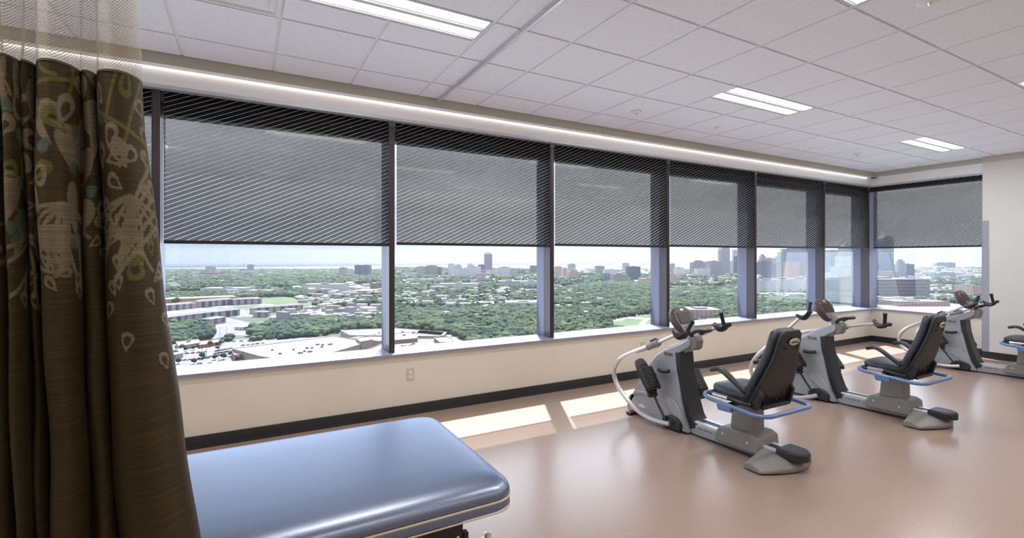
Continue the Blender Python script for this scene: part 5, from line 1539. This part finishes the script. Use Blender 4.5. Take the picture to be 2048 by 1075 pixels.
for poly, dens in WOOD:
    ys = [p[1] for p in poly]; xs = [p[0] for p in poly]
    # walk rows of ground at steps of the local tree size
    Z = F*GH/(max(ys)-517); Zmax = F*GH/(min(ys)-517)
    while Z < Zmax:
        r = 4.8 if Z < 1000 else (6.0 if Z < 1600 else (8.5 if Z < 2600 else 14.0))
        st = r*1.55; Xa = (min(xs)-1024)/F*Z; Xb = (max(xs)-1024)/F*Z; x = Xa
        while x < Xb:
            xx = x + rng.uniform(-.4, .4)*st; zq = Z + rng.uniform(-.4, .4)*st
            px = 1024+F*xx/zq; py = 517+F*GH/zq
            if rng.random() < dens and inpoly(px, py, poly) and not inhole(px, py):
                ok = True
                for (a0, a1, b0, b1, cx, cy, rr) in CITY:
                    if a0-1 < px < a1+1 and b1+(b0-b1)*.25 < py+r*F/zq*.0 < b0+1.5: ok = False; break
                if ok: pts.append((zq, CY*xx+SY*zq, -SY*xx+CY*zq, r*rng.uniform(.65, 1.4)))
            x += st
        Z += st
pts.sort()
# keep trees off the houses built above
def hits_built(x, y, r):
    for (_, _, _, _, cx, cy, rr) in CITY:
        if (x-cx)**2+(y-cy)**2 < (rr*.75+r)**2: return True
    for o in bpy.data.objects:
        pass
    return False
BX = []
bpy.context.view_layer.update()
for o in bpy.data.objects:
    if o.type == 'MESH' and o.matrix_world.translation.z < -50 and o.name.split('.')[0] in ('walls',):
        bb = [o.matrix_world @ Vector(c) for c in o.bound_box]
        mw = o.matrix_world.inverted(); lo = Vector(o.bound_box[0]); hi = Vector(o.bound_box[6]); BX.append((mw, lo, hi, (bb[0]+bb[6])/2, (hi-lo).length/2))
BXn = np.array([(b[3].x, b[3].y, b[4]) for b in BX])
def blocked(x, y, r):
    d = np.hypot(BXn[:, 0]-x, BXn[:, 1]-y) < BXn[:, 2]+r
    for i in np.nonzero(d)[0]:
        mw, lo, hi, _, _ = BX[i]; q = mw @ Vector((x, y, ZG+1))
        if lo.x-r*.8 < q.x < hi.x+r*.8 and lo.y-r*.8 < q.y < hi.y+r*.8: return True
    return False
pts = [p for p in pts if not blocked(p[1], p[2], p[3]*.8)]
# lone young trees in the parking lot
lots = [(353, 705), (365, 700), (372, 703), (388, 700), (378, 691), (420, 693), (436, 692), (446, 685), (441, 690), (461, 712), (344, 722), (388, 728), (405, 718), (430, 720), (447, 719), (469, 712), (357, 728), (400, 738), (420, 737), (476, 722), (435, 700), (352, 712)]
KEEP = 300-len(lots)
cr_meshes = []
for i in range(6):
    v, f = crown(1.0, 5 + i % 2); cr_meshes.append(np_mesh('tree_crown', v, f))
tk = MB().tube([(0, 0, 0), (0, 0, .9)], [.07, .045], 6)
def tree(x, y, r, lab, grp, withtrunk=False):
    me = rng.choice(cr_meshes)
    if withtrunk:
        o = empty('young_tree', (x, y, ZG)); c_ = bpy.data.objects.new('crown', me); COL.objects.link(c_); c_.parent = o; c_.location = (0, 0, r*.6); c_.scale = (r, r, r*1.15)
        MB().tube([(0, 0, 0), (0, 0, r*1.6)], [r*.09, r*.06], 6).build('trunk', M['trunk'], o)
    else:
        o = bpy.data.objects.new('broadleaf_tree', me); COL.objects.link(o); o.location = (x, y, ZG-r*.2); o.scale = (r, r, r*rng.uniform(.85, 1.15)); o.rotation_euler = (0, 0, rng.uniform(0, 6.28))
    tag(o, lab, 'tree', grp)
for (px, py) in lots:
    x, y, Z = gp(px, py); tree(x, y, rng.uniform(1.9, 2.9), 'small round young tree planted in the parking lot', 'young trees in the parking lot', True)
for p in pts[:KEEP]: tree(p[1], p[2], p[3], 'rounded green tree of the nearest woods, ' + pane_word(in_px(p[1], p[2])[0]), 'trees of the nearest woods')
# the rest: countless crowns as one mass
rest = pts[KEEP:]
Vs = []; Fs = []; n0 = 0
for (Z, x, y, r) in rest:
    nl = 2 if Z < 1500 else 1
    for k in range(nl):
        a = rng.uniform(0, 6.28); q = r*.35 if nl > 1 else 0
        c = np.array([x+q*math.cos(a)*(1 if k else -1), y+q*math.sin(a)*(1 if k else -1), ZG + min(r, 9)*(.75+.3*rng.random())])
        sc = np.array([r, r, min(r, 8.5)*.95])*(.80 if nl > 1 else 1.0)
        v = IV*(1+.22*(nr.rand(len(IV), 1)-.5))*sc + c
        Vs.append(v); Fs.append(IF+n0); n0 += len(v)
wo = bpy.data.objects.new('woodland', np_mesh('woodland', np.concatenate(Vs), np.concatenate(Fs))); COL.objects.link(wo)
tag(wo, 'green tree cover spreading through the city to the horizon', 'woodland', None, 'stuff')
print('TREES', len(pts), 'houses', placed)

# cars in the lot
car_cols = [(.55, .55, .56), (.10, .11, .14), (.06, .07, .10), (.35, .36, .38), (.30, .04, .04), (.12, .16, .28), (.60, .54, .44)]
car_words = ['white', 'dark grey', 'black', 'silver', 'red', 'blue', 'cream']
M['carglass'] = mat('car_glass', (.03, .035, .045), .15, noise=.01)
cars = []
for c_, w_ in zip(car_cols, car_words):
    pm = mat('car_paint', c_, .35, .1, noise=.01, coat=.5)
    o = empty('car'); 
    MB().prism([(-2.2, .3), (2.2, .3), (2.25, .75), (1.3, .92), (.7, 1.45), (-1.1, 1.48), (-1.9, .98), (-2.25, .85)], -.88, .88, axis='y').build('body', pm, o)
    MB().prism([(1.22, .93), (.69, 1.40), (-1.08, 1.43), (-1.80, .99)], -.90, .90, axis='y').build('windows', M['carglass'], o)
    for x in (-1.35, 1.4):
        for s_ in (-1, 1): MB().lathe([(0, s_*.74), (.33, s_*.74), (.33, s_*.92), (0, s_*.92)], (x, 0, .33), 12, 'y').build('wheel', M['black'], o)
    cars.append([o, True, w_])
spots = []
for row, (xa, xb, ya, yb, n_) in enumerate([(432, 462, 703, 697, 13), (430, 466, 708, 702, 14), (404, 452, 716, 709, 9), (368, 415, 708, 704, 4), (355, 420, 722, 716, 7), (385, 470, 735, 728, 5), (460, 520, 684, 680, 4), (480, 530, 692, 686, 5), (395, 435, 690, 683, 3), (350, 380, 700, 697, 2)]):
    for k in range(n_):
        q = (k+.5)/n_; spots.append((xa+(xb-xa)*q, ya+(yb-ya)*q))
for (px, py) in spots:
    c_ = rng.choice(cars); x, y, Z = gp(px, py)
    if c_[1]: o = c_[0]; c_[1] = False
    else: o = copy_tree(c_[0])
    o.location = (x, y, ZG+.31); o.rotation_euler = (0, 0, ROT0+rng.choice([1.2, 1.2, -1.9, 1.25]))
    tag(o, c_[2]+' car parked or driving in the lot by the big white-roofed store', 'car', 'cars in the parking lot')
# poles in the lot
for (px, py, top) in [(349, 735, 703), (437, 730, 694), (487, 727, 700), (413, 712, 690), (533, 722, 705), (521, 722, 706), (380, 690, 672), (440, 672, 655), (453, 668, 652), (404, 703, 688), (368, 694, 674)]:
    x, y, Z = gp(px, py); h = (py-top)*Z/F
    o = empty('lamp_post', (x, y, ZG)); tag(o, 'thin dark lamp post standing in the parking lot', 'lamp post', 'lamp posts in the parking lot')
    MB().tube([(0, 0, 0), (0, 0, h)], [.22, .14], 6).build('pole', M['trunk'], o)
    MB().box((-.9, -.2, h-.1), (.9, .2, h+.15)).build('lamp_head', M['trunk'], o)
